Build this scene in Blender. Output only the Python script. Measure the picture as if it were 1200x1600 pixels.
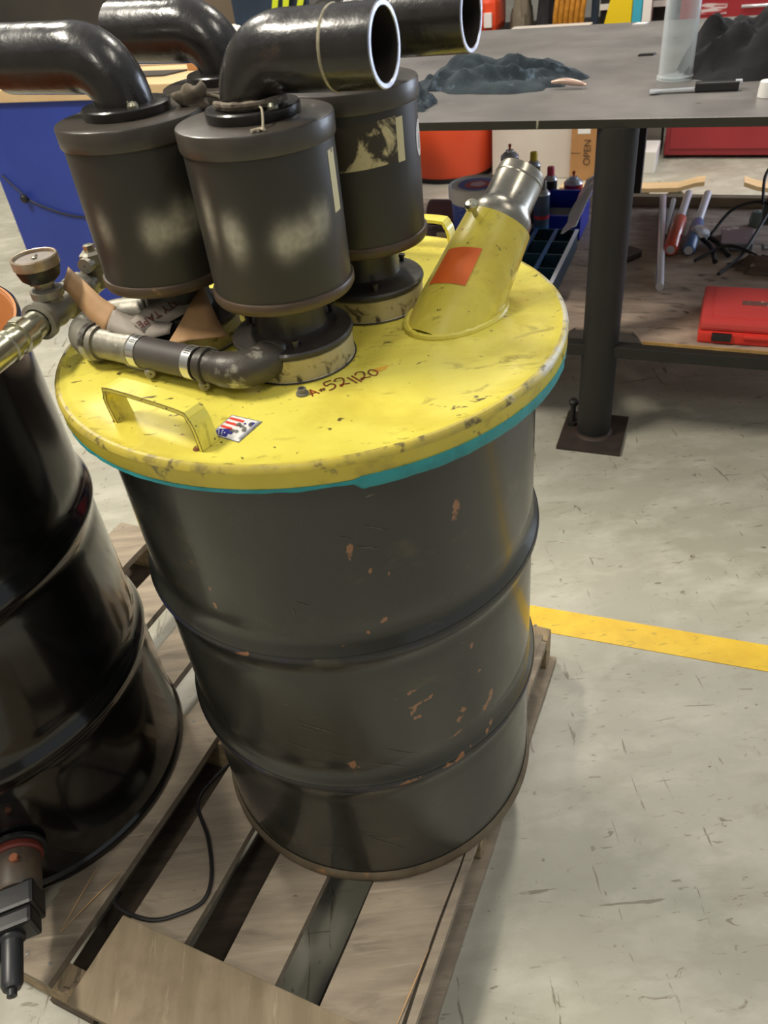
import bpy, bmesh, math, random
from mathutils import Vector, Matrix, Quaternion, noise
for o in list(bpy.data.objects): bpy.data.objects.remove(o)
C = bpy.context.scene.collection
S = bpy.context.scene
PI = math.pi
R = math.radians
# ---------------------------------------------------------------- camera
cam = bpy.data.cameras.new('camera'); co = bpy.data.objects.new('camera', cam); C.objects.link(co)
TH, RO = R(38.2656), R(-6.995)
fwd = Vector((0, math.cos(TH), -math.sin(TH))); r0 = Vector((1, 0, 0)); u0 = r0.cross(fwd)
cr = math.cos(RO)*r0 + math.sin(RO)*u0; cu = -math.sin(RO)*r0 + math.cos(RO)*u0
CAM = Vector((0, 0, 1.4349))
co.matrix_world = Matrix(((cr.x, cu.x, -fwd.x, 0), (cr.y, cu.y, -fwd.y, 0), (cr.z, cu.z, -fwd.z, 1.4349), (0, 0, 0, 1)))
cam.sensor_fit = 'VERTICAL'; cam.sensor_height = 36; cam.lens = 1220.07/1600*36
cam.clip_start = .05
cam.dof.use_dof = True; cam.dof.focus_distance = 1.15; cam.dof.aperture_fstop = 9
S.camera = co
# ---------------------------------------------------------------- world and lamps
w = bpy.data.worlds.new('world'); S.world = w; w.use_nodes = True
bg = w.node_tree.nodes['Background']; bg.inputs[0].default_value = (.92, .96, 1, 1); bg.inputs[1].default_value = .36
def lamp(x, y, z, sx, sy, p, col, tgt=None):
    l = bpy.data.lights.new('high_bay_or_side_fill', 'AREA'); l.shape = 'RECTANGLE'; l.size = sx; l.size_y = sy; l.energy = p; l.color = col
    o = bpy.data.objects.new('high_bay_or_side_fill', l); C.objects.link(o); o.location = (x, y, z)
    if tgt: o.rotation_euler = (Vector(tgt)-Vector((x, y, z))).to_track_quat('-Z', 'Y').to_euler()
WARM = (1, .93, .80)
lamp(-2.4, 1.2, 4.6, .35, 1.2, 230, WARM)
lamp(-2.2, 4.6, 4.6, .35, 1.2, 200, WARM)
lamp(1.6, 4.0, 4.6, .35, 1.3, 120, WARM)
lamp(1.8, .2, 4.6, .35, 1.3, 35, WARM)
lamp(-1.2, -2.5, 4.6, .35, 1.3, 55, WARM)
lamp(5.0, 3.6, 1.6, 2.2, 2.4, 150, (.72, .82, 1), (.3, 2.2, .4))  # cool side fill added low at the right, aimed under the table
S.view_settings.view_transform = 'Standard'; S.view_settings.look = 'None'; S.view_settings.gamma = 1
S.view_settings.exposure = -.08
# ---------------------------------------------------------------- material helpers
def srgb(c):
    if isinstance(c, str): c = [int(c[i:i+2], 16)/255 for i in (0, 2, 4)]
    return tuple(((v/12.92) if v <= .04045 else ((v+.055)/1.055)**2.4) for v in c)+(1,)
MATS = {}
def N(nt, typ, **k):
    n = nt.nodes.new(typ)
    for a, b in k.items():
        if a.startswith('i_'): n.inputs[a[2:].replace('_', ' ')].default_value = b
        else: setattr(n, a, b)
    return n
def ramp(nt, src, stops):
    r = nt.nodes.new('ShaderNodeValToRGB'); nt.links.new(src, r.inputs[0])
    while len(r.color_ramp.elements) < len(stops): r.color_ramp.elements.new(.5)
    for e, (p, v) in zip(r.color_ramp.elements, stops):
        e.position = p; e.color = (v, v, v, 1) if not isinstance(v, tuple) else v
    return r.outputs[0]
def mixc(nt, fac, a, b):
    m = nt.nodes.new('ShaderNodeMix'); m.data_type = 'RGBA'
    for s, v in ((m.inputs[0], fac), (m.inputs[6], a), (m.inputs[7], b)):
        if isinstance(v, (tuple, float, int)): s.default_value = v
        else: nt.links.new(v, s)
    return m.outputs[2]
def noise_t(nt, scale, detail=4, rough=.55, vec=None, stretch=(1, 1, 1), dist=0):
    tc = nt.nodes.get('TC') or N(nt, 'ShaderNodeTexCoord'); tc.name = 'TC'
    mp = N(nt, 'ShaderNodeMapping'); mp.inputs['Scale'].default_value = stretch
    nt.links.new(tc.outputs['Object'], mp.inputs[0])
    n = N(nt, 'ShaderNodeTexNoise'); n.inputs['Scale'].default_value = scale; n.inputs['Detail'].default_value = detail
    n.inputs['Roughness'].default_value = rough; n.inputs['Distortion'].default_value = dist
    nt.links.new(mp.outputs[0], n.inputs['Vector'])
    return n.outputs['Fac']
def M(name, col, rough=.5, metal=0, var=None, vscale=8, layers=(), bump=0, bscale=60, bstretch=(1, 1, 1), rvar=0, stretch=(1, 1, 1), spec=.5, coat=0, trans=0, attr=None, island=0):
    """var: second colour blended by noise; layers: (colour, scale, lo, hi, stretch) painted where noise exceeds lo..hi"""
    if name in MATS: return MATS[name]
    m = bpy.data.materials.new(name); m.use_nodes = True; nt = m.node_tree; b = nt.nodes['Principled BSDF']
    c = srgb(col)
    out = None
    if var:
        f = ramp(nt, noise_t(nt, vscale, stretch=stretch), [(.35, 0.), (.65, 1.)])
        out = mixc(nt, f, c, srgb(var))
    if island:
        oi = N(nt, 'ShaderNodeObjectInfo'); mr = N(nt, 'ShaderNodeMapRange'); mr.inputs['To Min'].default_value = 1-island; mr.inputs['To Max'].default_value = 1+island
        nt.links.new(oi.outputs['Random'], mr.inputs['Value'])
        vm = N(nt, 'ShaderNodeVectorMath'); vm.operation = 'SCALE'
        if out: nt.links.new(out, vm.inputs[0])
        else: vm.inputs[0].default_value = c[:3]
        nt.links.new(mr.outputs[0], vm.inputs['Scale']); out = vm.outputs[0]
    for L in layers:
        lc, sc, lo, hi = L[:4]; st = L[4] if len(L) > 4 else (1, 1, 1)
        f = ramp(nt, noise_t(nt, sc, detail=6, rough=.6, stretch=st, dist=L[5] if len(L) > 5 else 0), [(lo, 0.), (hi, 1.)])
        out = mixc(nt, f, out if out else c, srgb(lc))
    if attr:
        a = N(nt, 'ShaderNodeVertexColor'); a.layer_name = 'print'
        if attr == 'rust':
            ad = N(nt, 'ShaderNodeMath', operation='MULTIPLY_ADD'); nt.links.new(a.outputs['Alpha'], ad.inputs[0]); ad.inputs[1].default_value = .36
            nt.links.new(noise_t(nt, 85, detail=5, rough=.65, stretch=(1, 1, .6)), ad.inputs[2])
            f = ramp(nt, ad.outputs[0], [(.74, 0.), (.80, 1.)])
            out = mixc(nt, f, out if out else c, a.outputs['Color'])
        else: out = mixc(nt, a.outputs['Alpha'], out if out else c, a.outputs['Color'])
    if out: nt.links.new(out, b.inputs['Base Color'])
    else: b.inputs['Base Color'].default_value = c
    b.inputs['Roughness'].default_value = rough; b.inputs['Metallic'].default_value = metal
    b.inputs['Specular IOR Level'].default_value = spec
    if coat: b.inputs['Coat Weight'].default_value = coat; b.inputs['Coat Roughness'].default_value = .12
    if trans: b.inputs['Transmission Weight'].default_value = trans
    if rvar:
        mr = N(nt, 'ShaderNodeMapRange'); mr.inputs['To Min'].default_value = max(.02, rough-rvar); mr.inputs['To Max'].default_value = min(1, rough+rvar)
        mr.inputs['From Min'].default_value = .3; mr.inputs['From Max'].default_value = .7
        nt.links.new(noise_t(nt, vscale*1.7), mr.inputs['Value']); nt.links.new(mr.outputs[0], b.inputs['Roughness'])
    if bump:
        bp = N(nt, 'ShaderNodeBump'); bp.inputs['Strength'].default_value = bump; bp.inputs['Distance'].default_value = .002
        nt.links.new(noise_t(nt, bscale, stretch=bstretch), bp.inputs['Height']); nt.links.new(bp.outputs[0], b.inputs['Normal'])
    MATS[name] = m
    return m
# materials
m_floor = M('sealed_concrete', 'a9a798', .40, var='9c998a', vscale=1.6, rvar=.12, bump=.15, bscale=14, spec=.4, layers=[
    ('b9b6a8', 6, .46, .74, (1, 1.8, 1)), ('9a9686', 11, .54, .76, (.8, 2.2, 1), .6), ('918a79', 3.3, .66, .78), ('857e6c', 22, .63, .69, (1, 3, 1), 1.2),
    ('6c6453', 26, .68, .71), ('7c7666', 8, .655, .675, (6, .8, 1), .8), ('7c7666', 7, .655, .675, (1, 6, 1), .8), ('94775a', 6.1, .70, .72)])
m_yline = M('yellow_floor_paint', 'e8c026', .45, var='ddb31c', vscale=20, layers=[('a98c2c', 30, .60, .70, (1, 3, 1), 1), ('cdbb77', 60, .66, .72)])
m_wall = M('painted_wall', '8d8a84', .8, var='817e78')
m_wood = M('pallet_wood', '9c8e7a', .75, var='867968', vscale=7, stretch=(1, 6, 6), bump=.5, bscale=30, bstretch=(1.2, 14, 14), island=.12, layers=[
    ('6f6355', 5, .56, .72, (1, 4, 4), .5), ('a89b88', 10, .58, .74, (.5, 9, 9)), ('5a4f42', 22, .70, .76, (1, 3, 3)), ('b5a586', 40, .72, .78, (.5, 12, 12))])
m_woodc = M('stringer_wood', 'b09a78', .8, var='83735c', vscale=7, stretch=(6, 1, 6), bump=.5, bscale=30, bstretch=(14, 1.2, 14), island=.1, layers=[('665a49', 10, .6, .7, (6, 1, 6))])
m_plank = M('tan_plank_wood', '8f7f67', .75, var='776950', vscale=4, stretch=(6, 1, 6), bump=.3, bscale=30, bstretch=(14, 1.2, 14), layers=[('665843', 5, .56, .72), ('a3947a', 9, .60, .72, (9, 1, 9)), ('bfae8a', 45, .72, .76)])
m_bark = M('bark_chip', 'a2917a', .9, var='6f6150', vscale=40, bump=1, bscale=80)
m_drumA = M('scuffed_black_enamel', '33332d', .30, var='2a2b27', vscale=5, rvar=.08, bump=.06, bscale=12, coat=.35, attr='rust', layers=[
    ('504638', 7, .62, .74, (1, 1, 2)), ('7c7466', 36, .715, .735, (.5, .5, 2.4), 1), ('9a5f3c', 17, .735, .752, (1, 1, 1.3), .8), ('8a8375', 60, .745, .76, (3, 3, .5))])
m_ribwear = M('worn_rib_paint', '302f2c', .4, var='24262c', vscale=18, bump=.3, bscale=50, attr='rust', layers=[('57523f', 14, .56, .70, (1, 1, .5)), ('262b45', 7, .50, .62), ('8d8a7c', 60, .70, .74)])
m_rustrim = M('rusty_chime', '6e6350', .55, var='5b4d3b', vscale=20, layers=[('94704a', 30, .6, .7)])
m_drumB = M('glossy_black_enamel', '0d0d0e', .13, spec=.5, coat=.4, bump=.02, bscale=6)
m_orange_in = M('orange_lining', 'd08f58', .45, var='c2834c', vscale=9)
m_yel = M('yellow_machine_paint', 'e8dc62', .3, var='ddcf55', vscale=10, rvar=.08, bump=.12, bscale=16, coat=.3, layers=[
    ('c4b13f', 6, .48, .72, (1, 1.6, 1), .5), ('97883a', 15, .60, .73, (1, 2.6, 1), .8), ('5e5230', 38, .645, .69, (1, 2, 1), 1), ('a77a34', 24, .70, .73), ('4c4328', 90, .665, .70)])
m_yelside = M('chipped_yellow_rim', 'dccb4c', .4, var='cfbc44', vscale=14, layers=[('a8973f', 14, .56, .70), ('4e4630', 60, .64, .69, (1, 1, .6), 1), ('8f8350', 40, .62, .68)])
m_rimwear = M('bare_rim_wear', 'c9b645', .4, var='a99a4c', vscale=30, layers=[('c5bfa8', 5, .56, .62), ('6a5f38', 60, .56, .66), ('8a7c46', 24, .56, .66)])
m_teal = M('teal_gasket', '2f9ba0', .5, var='26878d', vscale=40, bump=.5, bscale=90)
m_blk = M('black_cast_paint', '36322d', .42, var='2d2a27', vscale=14, rvar=.1, bump=.35, bscale=70, coat=.15, layers=[('514638', 18, .64, .76), ('6a5a48', 60, .70, .76)])
m_blkg = M('glossy_black_pipe', '201e1d', .3, var='2b2725', vscale=16, rvar=.1, bump=.8, bscale=30, coat=.3, layers=[('463a30', 18, .66, .76)])
m_can = M('black_canister_paint', '33302b', .42, var='302e2b', vscale=9, rvar=.07, bump=.1, bscale=60, attr='print', layers=[('4a4335', 7, .6, .8)])
m_cap = M('brown_black_cap', '4b453d', .38, var='3b3631', vscale=12, bump=.15, bscale=50, coat=.15, layers=[('6d5c49', 30, .68, .74)])
m_rimb = M('rust_tinged_rim', '453b32', .42, var='54412f', vscale=20, layers=[('7c6248', 40, .64, .72)])
m_ring = M('stained_alloy_ring', 'bab4a2', .42, metal=.15, var='b5a878', vscale=9, bump=.3, bscale=60, layers=[('4c463a', 42, .57, .66, (1, 1, 1), .6), ('8a7c50', 16, .6, .72)])
m_cut = M('bare_cut_edge', '9ea0aa', .35, metal=.7, var='c2c4cc', vscale=60)
m_dark = M('pipe_bore_soot', '181310', .7, var='2a1d14', vscale=12)
m_galv = M('galvanised_pipe', '9a9689', .42, metal=.45, var='817d72', vscale=24, rvar=.1, bump=.3, bscale=60, layers=[('6c665b', 20, .58, .72), ('c0bcae', 34, .66, .74)])
m_galvpaint = M('pipe_with_worn_paint', '4a453e', .42, metal=.2, var='3f3b36', vscale=20, bump=.4, bscale=60, layers=[('b8b5a2', 15, .55, .62, (1, 1, 1), .6), ('8b877a', 40, .6, .68)])
m_zinc = M('bright_zinc_fitting', 'c6c4b0', .25, metal=.85, var='a5a28a', vscale=24)
m_steel = M('brushed_steel', 'b5b1a6', .3, metal=.85, var='8f8a7e', vscale=12, stretch=(1, 1, .4), rvar=.1, layers=[('6f6b63', 18, .6, .72)])
m_rub = M('dark_rubber_hose', '4a4542', .55, var='423d3a', vscale=14, coat=.1)
m_clamp = M('stainless_band', 'd4d3cf', .22, metal=.8)
m_blackpl = M('black_plastic', '1d1d1e', .4, bump=.1)
m_dial = M('gauge_dial', 'a39b94', .25, var='938b84', vscale=50)
m_glassy = M('gauge_lens', 'dcd8d2', .1, trans=.9)
m_kraft = M('kraft_paper', 'b08a60', .7, var='9c7850', vscale=20, bump=.2)
m_tape = M('grey_paper_tape', '9a9185', .65, var='877d72', vscale=20, bump=.3)
m_ink = M('maroon_ink', '5a2420', .6)
m_marker = M('red_brown_marker', '9a3a14', .6, var='4c1e10', vscale=70)
m_smudge = M('orange_smudge', 'd08f2c', .5, var='e0b232', vscale=60)
m_white = M('white_plastic', 'e6e4e0', .4)
m_red = M('red_plastic', 'd83a30', .35, var='cf3128', vscale=6)
m_redm = M('red_enamel_cabinet', '9c2f35', .35, var='92282f', vscale=3)
m_blue = M('royal_blue_laminate', '2b3f9a', .5, var='263a8f', vscale=3)
m_beige = M('blond_wood_top', 'd2b48a', .5, var='c5a67a', vscale=4, stretch=(1, 8, 1))
m_steelblk = M('black_mill_steel', '85817e', .36, metal=.3, var='767270', vscale=2.2, rvar=.12, layers=[('898482', 4, .55, .75, (1, 2.5, 1)), ('4b4743', 14, .68, .74), ('7f6f55', 3.1, .68, .80)])
m_leg = M('black_painted_steel', '201e1a', .62, var='191815', vscale=8, layers=[('41362b', 22, .68, .76)])
m_edge = M('table_edge_steel', '2c2a22', .5, layers=[('a8a48e', 11, .62, .66, (2, 2, .4))])
m_shelf = M('grimy_plywood', 'b09c8a', .7, var='8f7d6e', vscale=7, stretch=(1, 3, 1), layers=[('5a4e44', 9, .56, .68, (1, 3, 1), .5), ('a89788', 16, .62, .72, (1, 6, 1)), ('443b33', 20, .66, .72)])
m_gold = M('golden_plywood_edge', 'c29b5a', .6, var='9c7a44', vscale=20)
m_crate = M('dark_teal_plastic', '173a48', .45, var='11293a', vscale=10)
m_cratee = M('blue_divider_edge', '3f659b', .4)
m_bluebin = M('cobalt_plastic', '1a2fa6', .35)
m_orange = M('orange_plastic', 'e8532a', .45, var='df4a22', vscale=3)
m_panel = M('dirty_white_board', 'd0c6bb', .7, var='c4b9ae', vscale=3, layers=[('a3988d', 8, .66, .8), ('7a6f64', 30, .74, .78)])
m_card = M('cardboard', 'b0814f', .75, var='a47544', vscale=5)
m_rag = M('blue_grey_rag', '2f3a40', .9, var='242e36', vscale=12, bump=.5, bscale=120, layers=[('65788c', 14, .6, .75)])
m_rag2 = M('black_cloth', '151518', .9, var='1c1b20', vscale=8, bump=.4, bscale=100, layers=[('4a5668', 5, .66, .8)])  # blue-grey layer paints highlights into the black cloth colour
m_grey = M('grey_metal', '77746e', .5, metal=.2)
m_taupe = M('taupe_sheet', '67594a', .7, var='5d5042', vscale=3)
m_darkeq = M('dark_machine_paint', '3a352f', .6, var='302c28', vscale=2)
m_navy = M('navy_fabric', '27364a', .85, var='1f2c3d', vscale=8)
m_lime = M('lime_webbing', 'd6e32a', .5, layers=[('f0f2a0', 14, .62, .68)])
m_ochre = M('ochre_rope', 'c98a2a', .6, var='a8701f', vscale=30)
m_yp = M('bright_yellow_plastic', 'e6c81c', .4)
m_cyan = M('cyan_plastic', '3aa6c0', .4)
m_olive = M('olive_canvas', '6f6656', .85, var='5a5244', vscale=9)
m_cable = M('black_cable', '1c1a1a', .5)
m_chrome = M('chrome_tool', 'd3d6dc', .32, metal=.55)
m_blh = M('slate_blue_handle', '4a6f9f', .35)
m_redh = M('red_handle', 'cf5238', .3, coat=.3)
m_foil = M('crinkled_film', 'e6eaf2', .25, metal=0, bump=1, bscale=40)
m_blueink = M('blue_label', '2c50b8', .4, layers=[('86a0e0', 60, .62, .66, (1, 1, 2))])
m_redlab = M('red_label', 'c23340', .4)
m_cream = M('cream_label', 'd0c398', .5, layers=[('3a3226', 26, .42, .50, (1, 1, .8), .8)])
m_cream2 = M('clean_cream_label', 'd6cba0', .5, layers=[('6a6250', 90, .64, .68)])
m_osti = M('orange_sticker', 'dc6a2c', .4, var='d05a22', vscale=20)
m_acr = bpy.data.materials.new('clear_acrylic'); m_acr.use_nodes = True; _n = m_acr.node_tree; _n.nodes.clear()
_o = _n.nodes.new('ShaderNodeOutputMaterial'); _m = _n.nodes.new('ShaderNodeMixShader'); _t = _n.nodes.new('ShaderNodeBsdfTransparent'); _g = _n.nodes.new('ShaderNodeBsdfPrincipled'); _f = _n.nodes.new('ShaderNodeLayerWeight')
_t.inputs[0].default_value = (.93, .95, .95, 1); _g.inputs['Base Color'].default_value = (.75, .78, .80, 1); _g.inputs['Roughness'].default_value = .15; _f.inputs[0].default_value = .35
_q = _n.nodes.new('ShaderNodeMapRange'); _q.inputs['To Min'].default_value = .10; _q.inputs['To Max'].default_value = .75; _n.links.new(_f.outputs['Facing'], _q.inputs['Value'])
_n.links.new(_q.outputs[0], _m.inputs[0]); _n.links.new(_t.outputs[0], _m.inputs[1]); _n.links.new(_g.outputs[0], _m.inputs[2]); _n.links.new(_m.outputs[0], _o.inputs[0])
m_brown = M('brown_leather', '50413a', .7)
# ---------------------------------------------------------------- mesh helpers
WM = {}
def frame(d, up=None):
    d = Vector(d).normalized(); a = Vector(up) if up else (Vector((0, 0, 1)) if abs(d.z) < .9 else Vector((1, 0, 0)))
    x = a.cross(d).normalized(); y = d.cross(x); return x, y, d
class MB:
    def __init__(s): s.b = bmesh.new(); s.mats = []; s.mi = 0; s.T = Matrix()
    def at(s, T): s.T = T; return s
    def mat(s, m):
        if m not in s.mats: s.mats.append(m)
        s.mi = s.mats.index(m); return s
    def v(s, p): return s.b.verts.new(s.T @ Vector(p))
    def f(s, vs, sm=False):
        try: q = s.b.faces.new(vs)
        except ValueError: return None
        q.material_index = s.mi; q.smooth = sm; return q
    def box(s, x0, x1, y0, y1, z0, z1, bev=0):
        vs = [s.v((x, y, z)) for x in (x0, x1) for y in (y0, y1) for z in (z0, z1)]
        fs = [s.f([vs[i] for i in q]) for q in ((0, 1, 3, 2), (4, 6, 7, 5), (0, 4, 5, 1), (2, 3, 7, 6), (0, 2, 6, 4), (1, 5, 7, 3))]
        if bev:
            es = list({e for q in fs for e in q.edges}); r = bmesh.ops.bevel(s.b, geom=es, offset=bev, segments=2, affect='EDGES', profile=.6)
            for q in r['faces']: q.material_index = s.mi
        return s
    def lathe(s, prof, o=(0, 0, 0), d=(0, 0, 1), n=48, a0=0, a1=2*PI, sm=True, cap0=False, cap1=False, up=None):
        x, y, z = frame(d, up); o = Vector(o); full = abs(a1-a0-2*PI) < 1e-6; k = n if full else n+1; rows = []
        for (r, h) in prof:
            rows.append([s.v(o+z*h+(x*math.cos(a0+(a1-a0)*i/n)+y*math.sin(a0+(a1-a0)*i/n))*r) for i in range(k)])
        for A, B in zip(rows, rows[1:]):
            for i in range(n):
                j = (i+1) % k; s.f([A[i], A[j], B[j], B[i]], sm)
        if cap0: s.f(rows[0][::-1])
        if cap1: s.f(rows[-1])
        return s
    def sweep(s, pts, rad, n=20, caps=True, sm=True, flip=False):
        pts = [Vector(p) for p in pts]; rad = rad if isinstance(rad, (list, tuple)) else [rad]*len(pts); rows = []; px = None
        for i, p in enumerate(pts):
            t = (pts[min(i+1, len(pts)-1)]-pts[max(i-1, 0)]).normalized()
            if px is None: x, y, _ = frame(t)
            else: x = (px-t*px.dot(t)).normalized(); y = t.cross(x)
            px = x; rows.append([s.v(p+(x*math.cos(2*PI*k/n)+y*math.sin(2*PI*k/n))*rad[i]) for k in range(n)])
        for A, B in zip(rows, rows[1:]):
            for i in range(n):
                q = [A[i], A[(i+1) % n], B[(i+1) % n], B[i]]; s.f(q[::-1] if flip else q, sm)
        if caps: s.f(rows[0][::-1]); s.f(rows[-1])
        return s
    def prism(s, poly, z0, z1):
        a = [s.v((p[0], p[1], z0)) for p in poly]; b = [s.v((p[0], p[1], z1)) for p in poly]; n = len(poly)
        s.f(a[::-1]); s.f(b)
        for i in range(n): s.f([a[i], a[(i+1) % n], b[(i+1) % n], b[i]])
        return s
    def build(s, name, m, parent=None, local=False, loc=None):
        if parent is not None and not local:
            inv = WM[parent.name].inverted(); bmesh.ops.transform(s.b, matrix=inv, verts=s.b.verts)
        if parent is None and loc is not None: bmesh.ops.translate(s.b, vec=-Vector(loc), verts=s.b.verts)
        bmesh.ops.recalc_face_normals(s.b, faces=s.b.faces)
        for e in s.b.edges:
            if not getattr(s, 'soft', 0) and len(e.link_faces) == 2 and e.calc_face_angle(0) > .62: e.smooth = False
        me = bpy.data.meshes.new(name); s.b.to_mesh(me); s.b.free()
        if s.mats:
            for q in s.mats: me.materials.append(q)
        else: me.materials.append(m)
        o = bpy.data.objects.new(name, me); C.objects.link(o)
        if parent is not None: o.parent = parent; WM[o.name] = WM[parent.name]
        else:
            o.location = loc or (0, 0, 0); WM[o.name] = Matrix.Translation(o.location)
        return o
def tag(o, label, cat, group=None):
    o['label'] = label; o['category'] = cat
    if group: o['group'] = group
    return o
def thing(name, label, cat, loc=(0, 0, 0), rz=0, group=None, rot=None):
    o = bpy.data.objects.new(name, None); C.objects.link(o); o.empty_display_size = .05
    Mx = Matrix.Translation(loc) @ (rot.to_4x4() if rot else Matrix.Rotation(rz, 4, 'Z')); o.matrix_world = Mx; WM[o.name] = Mx
    return tag(o, label, cat, group)
def partempty(name, parent, loc, rz=0):
    o = bpy.data.objects.new(name, None); C.objects.link(o); o.empty_display_size = .03; o.parent = parent
    Mx = Matrix.Translation(loc) @ Matrix.Rotation(rz, 4, 'Z'); o.matrix_local = Mx; WM[o.name] = WM[parent.name] @ Mx
    return o
def struct(o): o['kind'] = 'structure'; return o
def paint(o, fn):
    me = o.data; ca = me.color_attributes.new('print', 'FLOAT_COLOR', 'POINT')
    for i, v in enumerate(me.vertices): ca.data[i].color = fn(v.co)
def arcpts(c, r, a0, a1, n, ux, uy):
    c, ux, uy = Vector(c), Vector(ux), Vector(uy)
    return [c+ux*r*math.cos(a0+(a1-a0)*i/n)+uy*r*math.sin(a0+(a1-a0)*i/n) for i in range(n+1)]
def smooth(pts, k=6):
    P = [Vector(p) for p in pts]; P = [P[0]*2-P[1]]+P+[P[-1]*2-P[-2]]; out = []
    for i in range(1, len(P)-2):
        a, b, c, d = P[i-1:i+3]
        for j in range(k):
            t = j/k; out.append(.5*((2*b)+(c-a)*t+(2*a-5*b+4*c-d)*t*t+(3*b-a-3*c+d)*t**3))
    out.append(P[-2]); return out
# frames: pallet (s along boards, t across) and table (e along edge, n away from camera)
A_, B_ = Vector((.4656, .885, 0)), Vector((.885, -.4656, 0))
TE = R(-24.9); E_, N_ = Vector((math.cos(TE), math.sin(TE), 0)), Vector((-math.sin(TE), math.cos(TE), 0))
def PA(s, t, z): return A_*s+B_*t+Vector((0, 0, z))
def TB(e, n, z): return E_*e+N_*n+Vector((0, 0, z))
RZA = math.atan2(A_.y, A_.x)
TT = Matrix(((E_.x, N_.x, 0, 0), (E_.y, N_.y, 0, 0), (0, 0, 1, 0), (0, 0, 0, 1)))
# ================================================================ STRUCTURE
b = MB().at(TT); b.box(-7.5, 5, -4, 8.4, -.15, 0); struct(b.build('floor', m_floor))
b = MB().at(TT); b.box(-7.5, 5, 8.4, 8.6, 0, 4.6); struct(b.build('wall_back', m_wall))
b = MB().at(TT); b.box(-7.7, -7.5, -4, 8.6, 0, 4.6); struct(b.build('wall_left', m_wall))
b = MB().at(TT); b.box(-7.5, 5, -4.2, -4, 0, 4.6); struct(b.build('wall_front', m_wall))
# painted line (runs on behind the drum and past the frame)
P1, P2 = Vector((.360, 1.357, 0)), Vector((.837, 1.151, 0)); P3, P4 = Vector((.381, 1.267, 0)), Vector((.805, 1.081, 0))
dl = (P2-P1).normalized(); nl = Vector((-dl.y, dl.x, 0)); base = (P1+P3)/2; wd = .04
b = MB(); q = [base-dl*1.9-nl*wd, base+dl*2.6-nl*wd, base+dl*2.6+nl*wd, base-dl*1.9+nl*wd]
b.prism([(p.x, p.y) for p in q], 0, .0012); struct(b.build('trim_1', m_yline))
# ================================================================ PALLET
pal = thing('shipping_pallet', 'weathered grey-brown wooden pallet on the floor carrying both black drums', 'pallet', (0, 0, 0))
RT = Matrix(((A_.x, -B_.x, 0, 0), (A_.y, -B_.y, 0, 0), (0, 0, 1, 0), (0, 0, 0, 1)))   # local x = along boards, y = -t
rnd = random.Random(4)
S0, S1 = .20, 1.21
def board(s0, s1, t0, t1, z0, z1, name, m, skew=0):
    b = MB().at(RT); ns = 10; rows = []
    for i in range(ns+1):
        s_ = s0+(s1-s0)*i/ns; k = skew*(i/ns-.5); j0 = rnd.uniform(-.0015, .0015); j1 = rnd.uniform(-.0015, .0015)
        rows.append([b.v((s_, -(t0+k+j0), z0)), b.v((s_, -(t1+k+j1), z0)), b.v((s_, -(t1+k+j1), z1)), b.v((s_, -(t0+k+j0), z1))])
    for a, c in zip(rows, rows[1:]):
        for i in range(4): b.f([a[i], a[(i+1) % 4], c[(i+1) % 4], c[i]])
    b.f(rows[0]); b.f(rows[-1][::-1])
    return b.build(name, m, pal)
decks = [(-1.465, -1.337), (-1.250, -1.150), (-1.073, -.977), (-.896, -.808), (-.745, -.636), (-.562, -.466), (-.386, -.262)]
for i, (a, c) in enumerate(decks):
    o = board(S0 if i < 4 else .245, S1 if i < 6 else 1.163, a, c, .112, .130, 'deck_board', m_wood, rnd.uniform(-.004, .004))
board(.245, 1.15, -.2585, -.246, .111, .129, 'split_board_sliver', m_wood, -.004)
for s_ in (.205, .69, 1.168):
    b = MB().at(RT); b.box(s_, s_+.038, .25, 1.46, .018, .1115, .002); b.build('stringer', m_woodc, pal)
m_woodd = M('dark_bottom_wood', '5a4e41', .85, var='463c32', vscale=9, stretch=(1, 6, 6), bump=.4, bscale=30)  # darker tone for the bottom boards under the deck gaps
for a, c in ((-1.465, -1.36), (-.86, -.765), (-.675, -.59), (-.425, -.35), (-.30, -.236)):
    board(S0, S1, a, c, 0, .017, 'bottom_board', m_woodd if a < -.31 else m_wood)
b = MB().at(RT); b.box(.188, .3285, .28, .752, .1305, .150, .002); b.build('cross_plank', m_plank, pal)
# nails
b = MB()
for i, (a, c) in enumerate(decks):
    for s_ in (.228, .709, 1.187):
        if i >= 4 and s_ < .3: continue
        for t in (a+.02, c-.02): b.lathe([(.0005, .0012), (.0035, .0006), (.0035, 0)], PA(s_+rnd.uniform(-.006, .006), t, .130), n=8)
b.build('nail_heads', m_grey, pal)['kind'] = 'stuff'
# bark and splinters on the stringer end
b = MB()
for k in range(7):
    c = PA(.212+rnd.uniform(-.007, .007), -.79+k*.011, .112); x = PA(rnd.uniform(.004, .008), rnd.uniform(.004, .01), 0); y = Vector((-x.y*.4, x.x*.4, 0))
    vs = [b.v(c-x), b.v(c-y), b.v(c+x), b.v(c+y), b.v(c+Vector((0, 0, .009)))]
    for i in range(4): b.f([vs[i], vs[(i+1) % 4], vs[4]])
b.build('bark', m_bark, pal)
b = MB()
for (s0, t0, s1, t1) in ((.27, -.845, .40, -.812), (.27, -.845, .385, -.86), (.33, -.27, .47, -.262), (.22, -.272, .33, -.265)):
    b.sweep([PA(s0, t0, .132), PA((s0+s1)/2, (t0+t1)/2, .134), PA(s1, t1, .132)], [.0004, .0014, .0003], n=5)
b.build('splinter', M('fresh_splinter', 'c79f6e', .7), pal)['kind'] = 'stuff'
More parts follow.
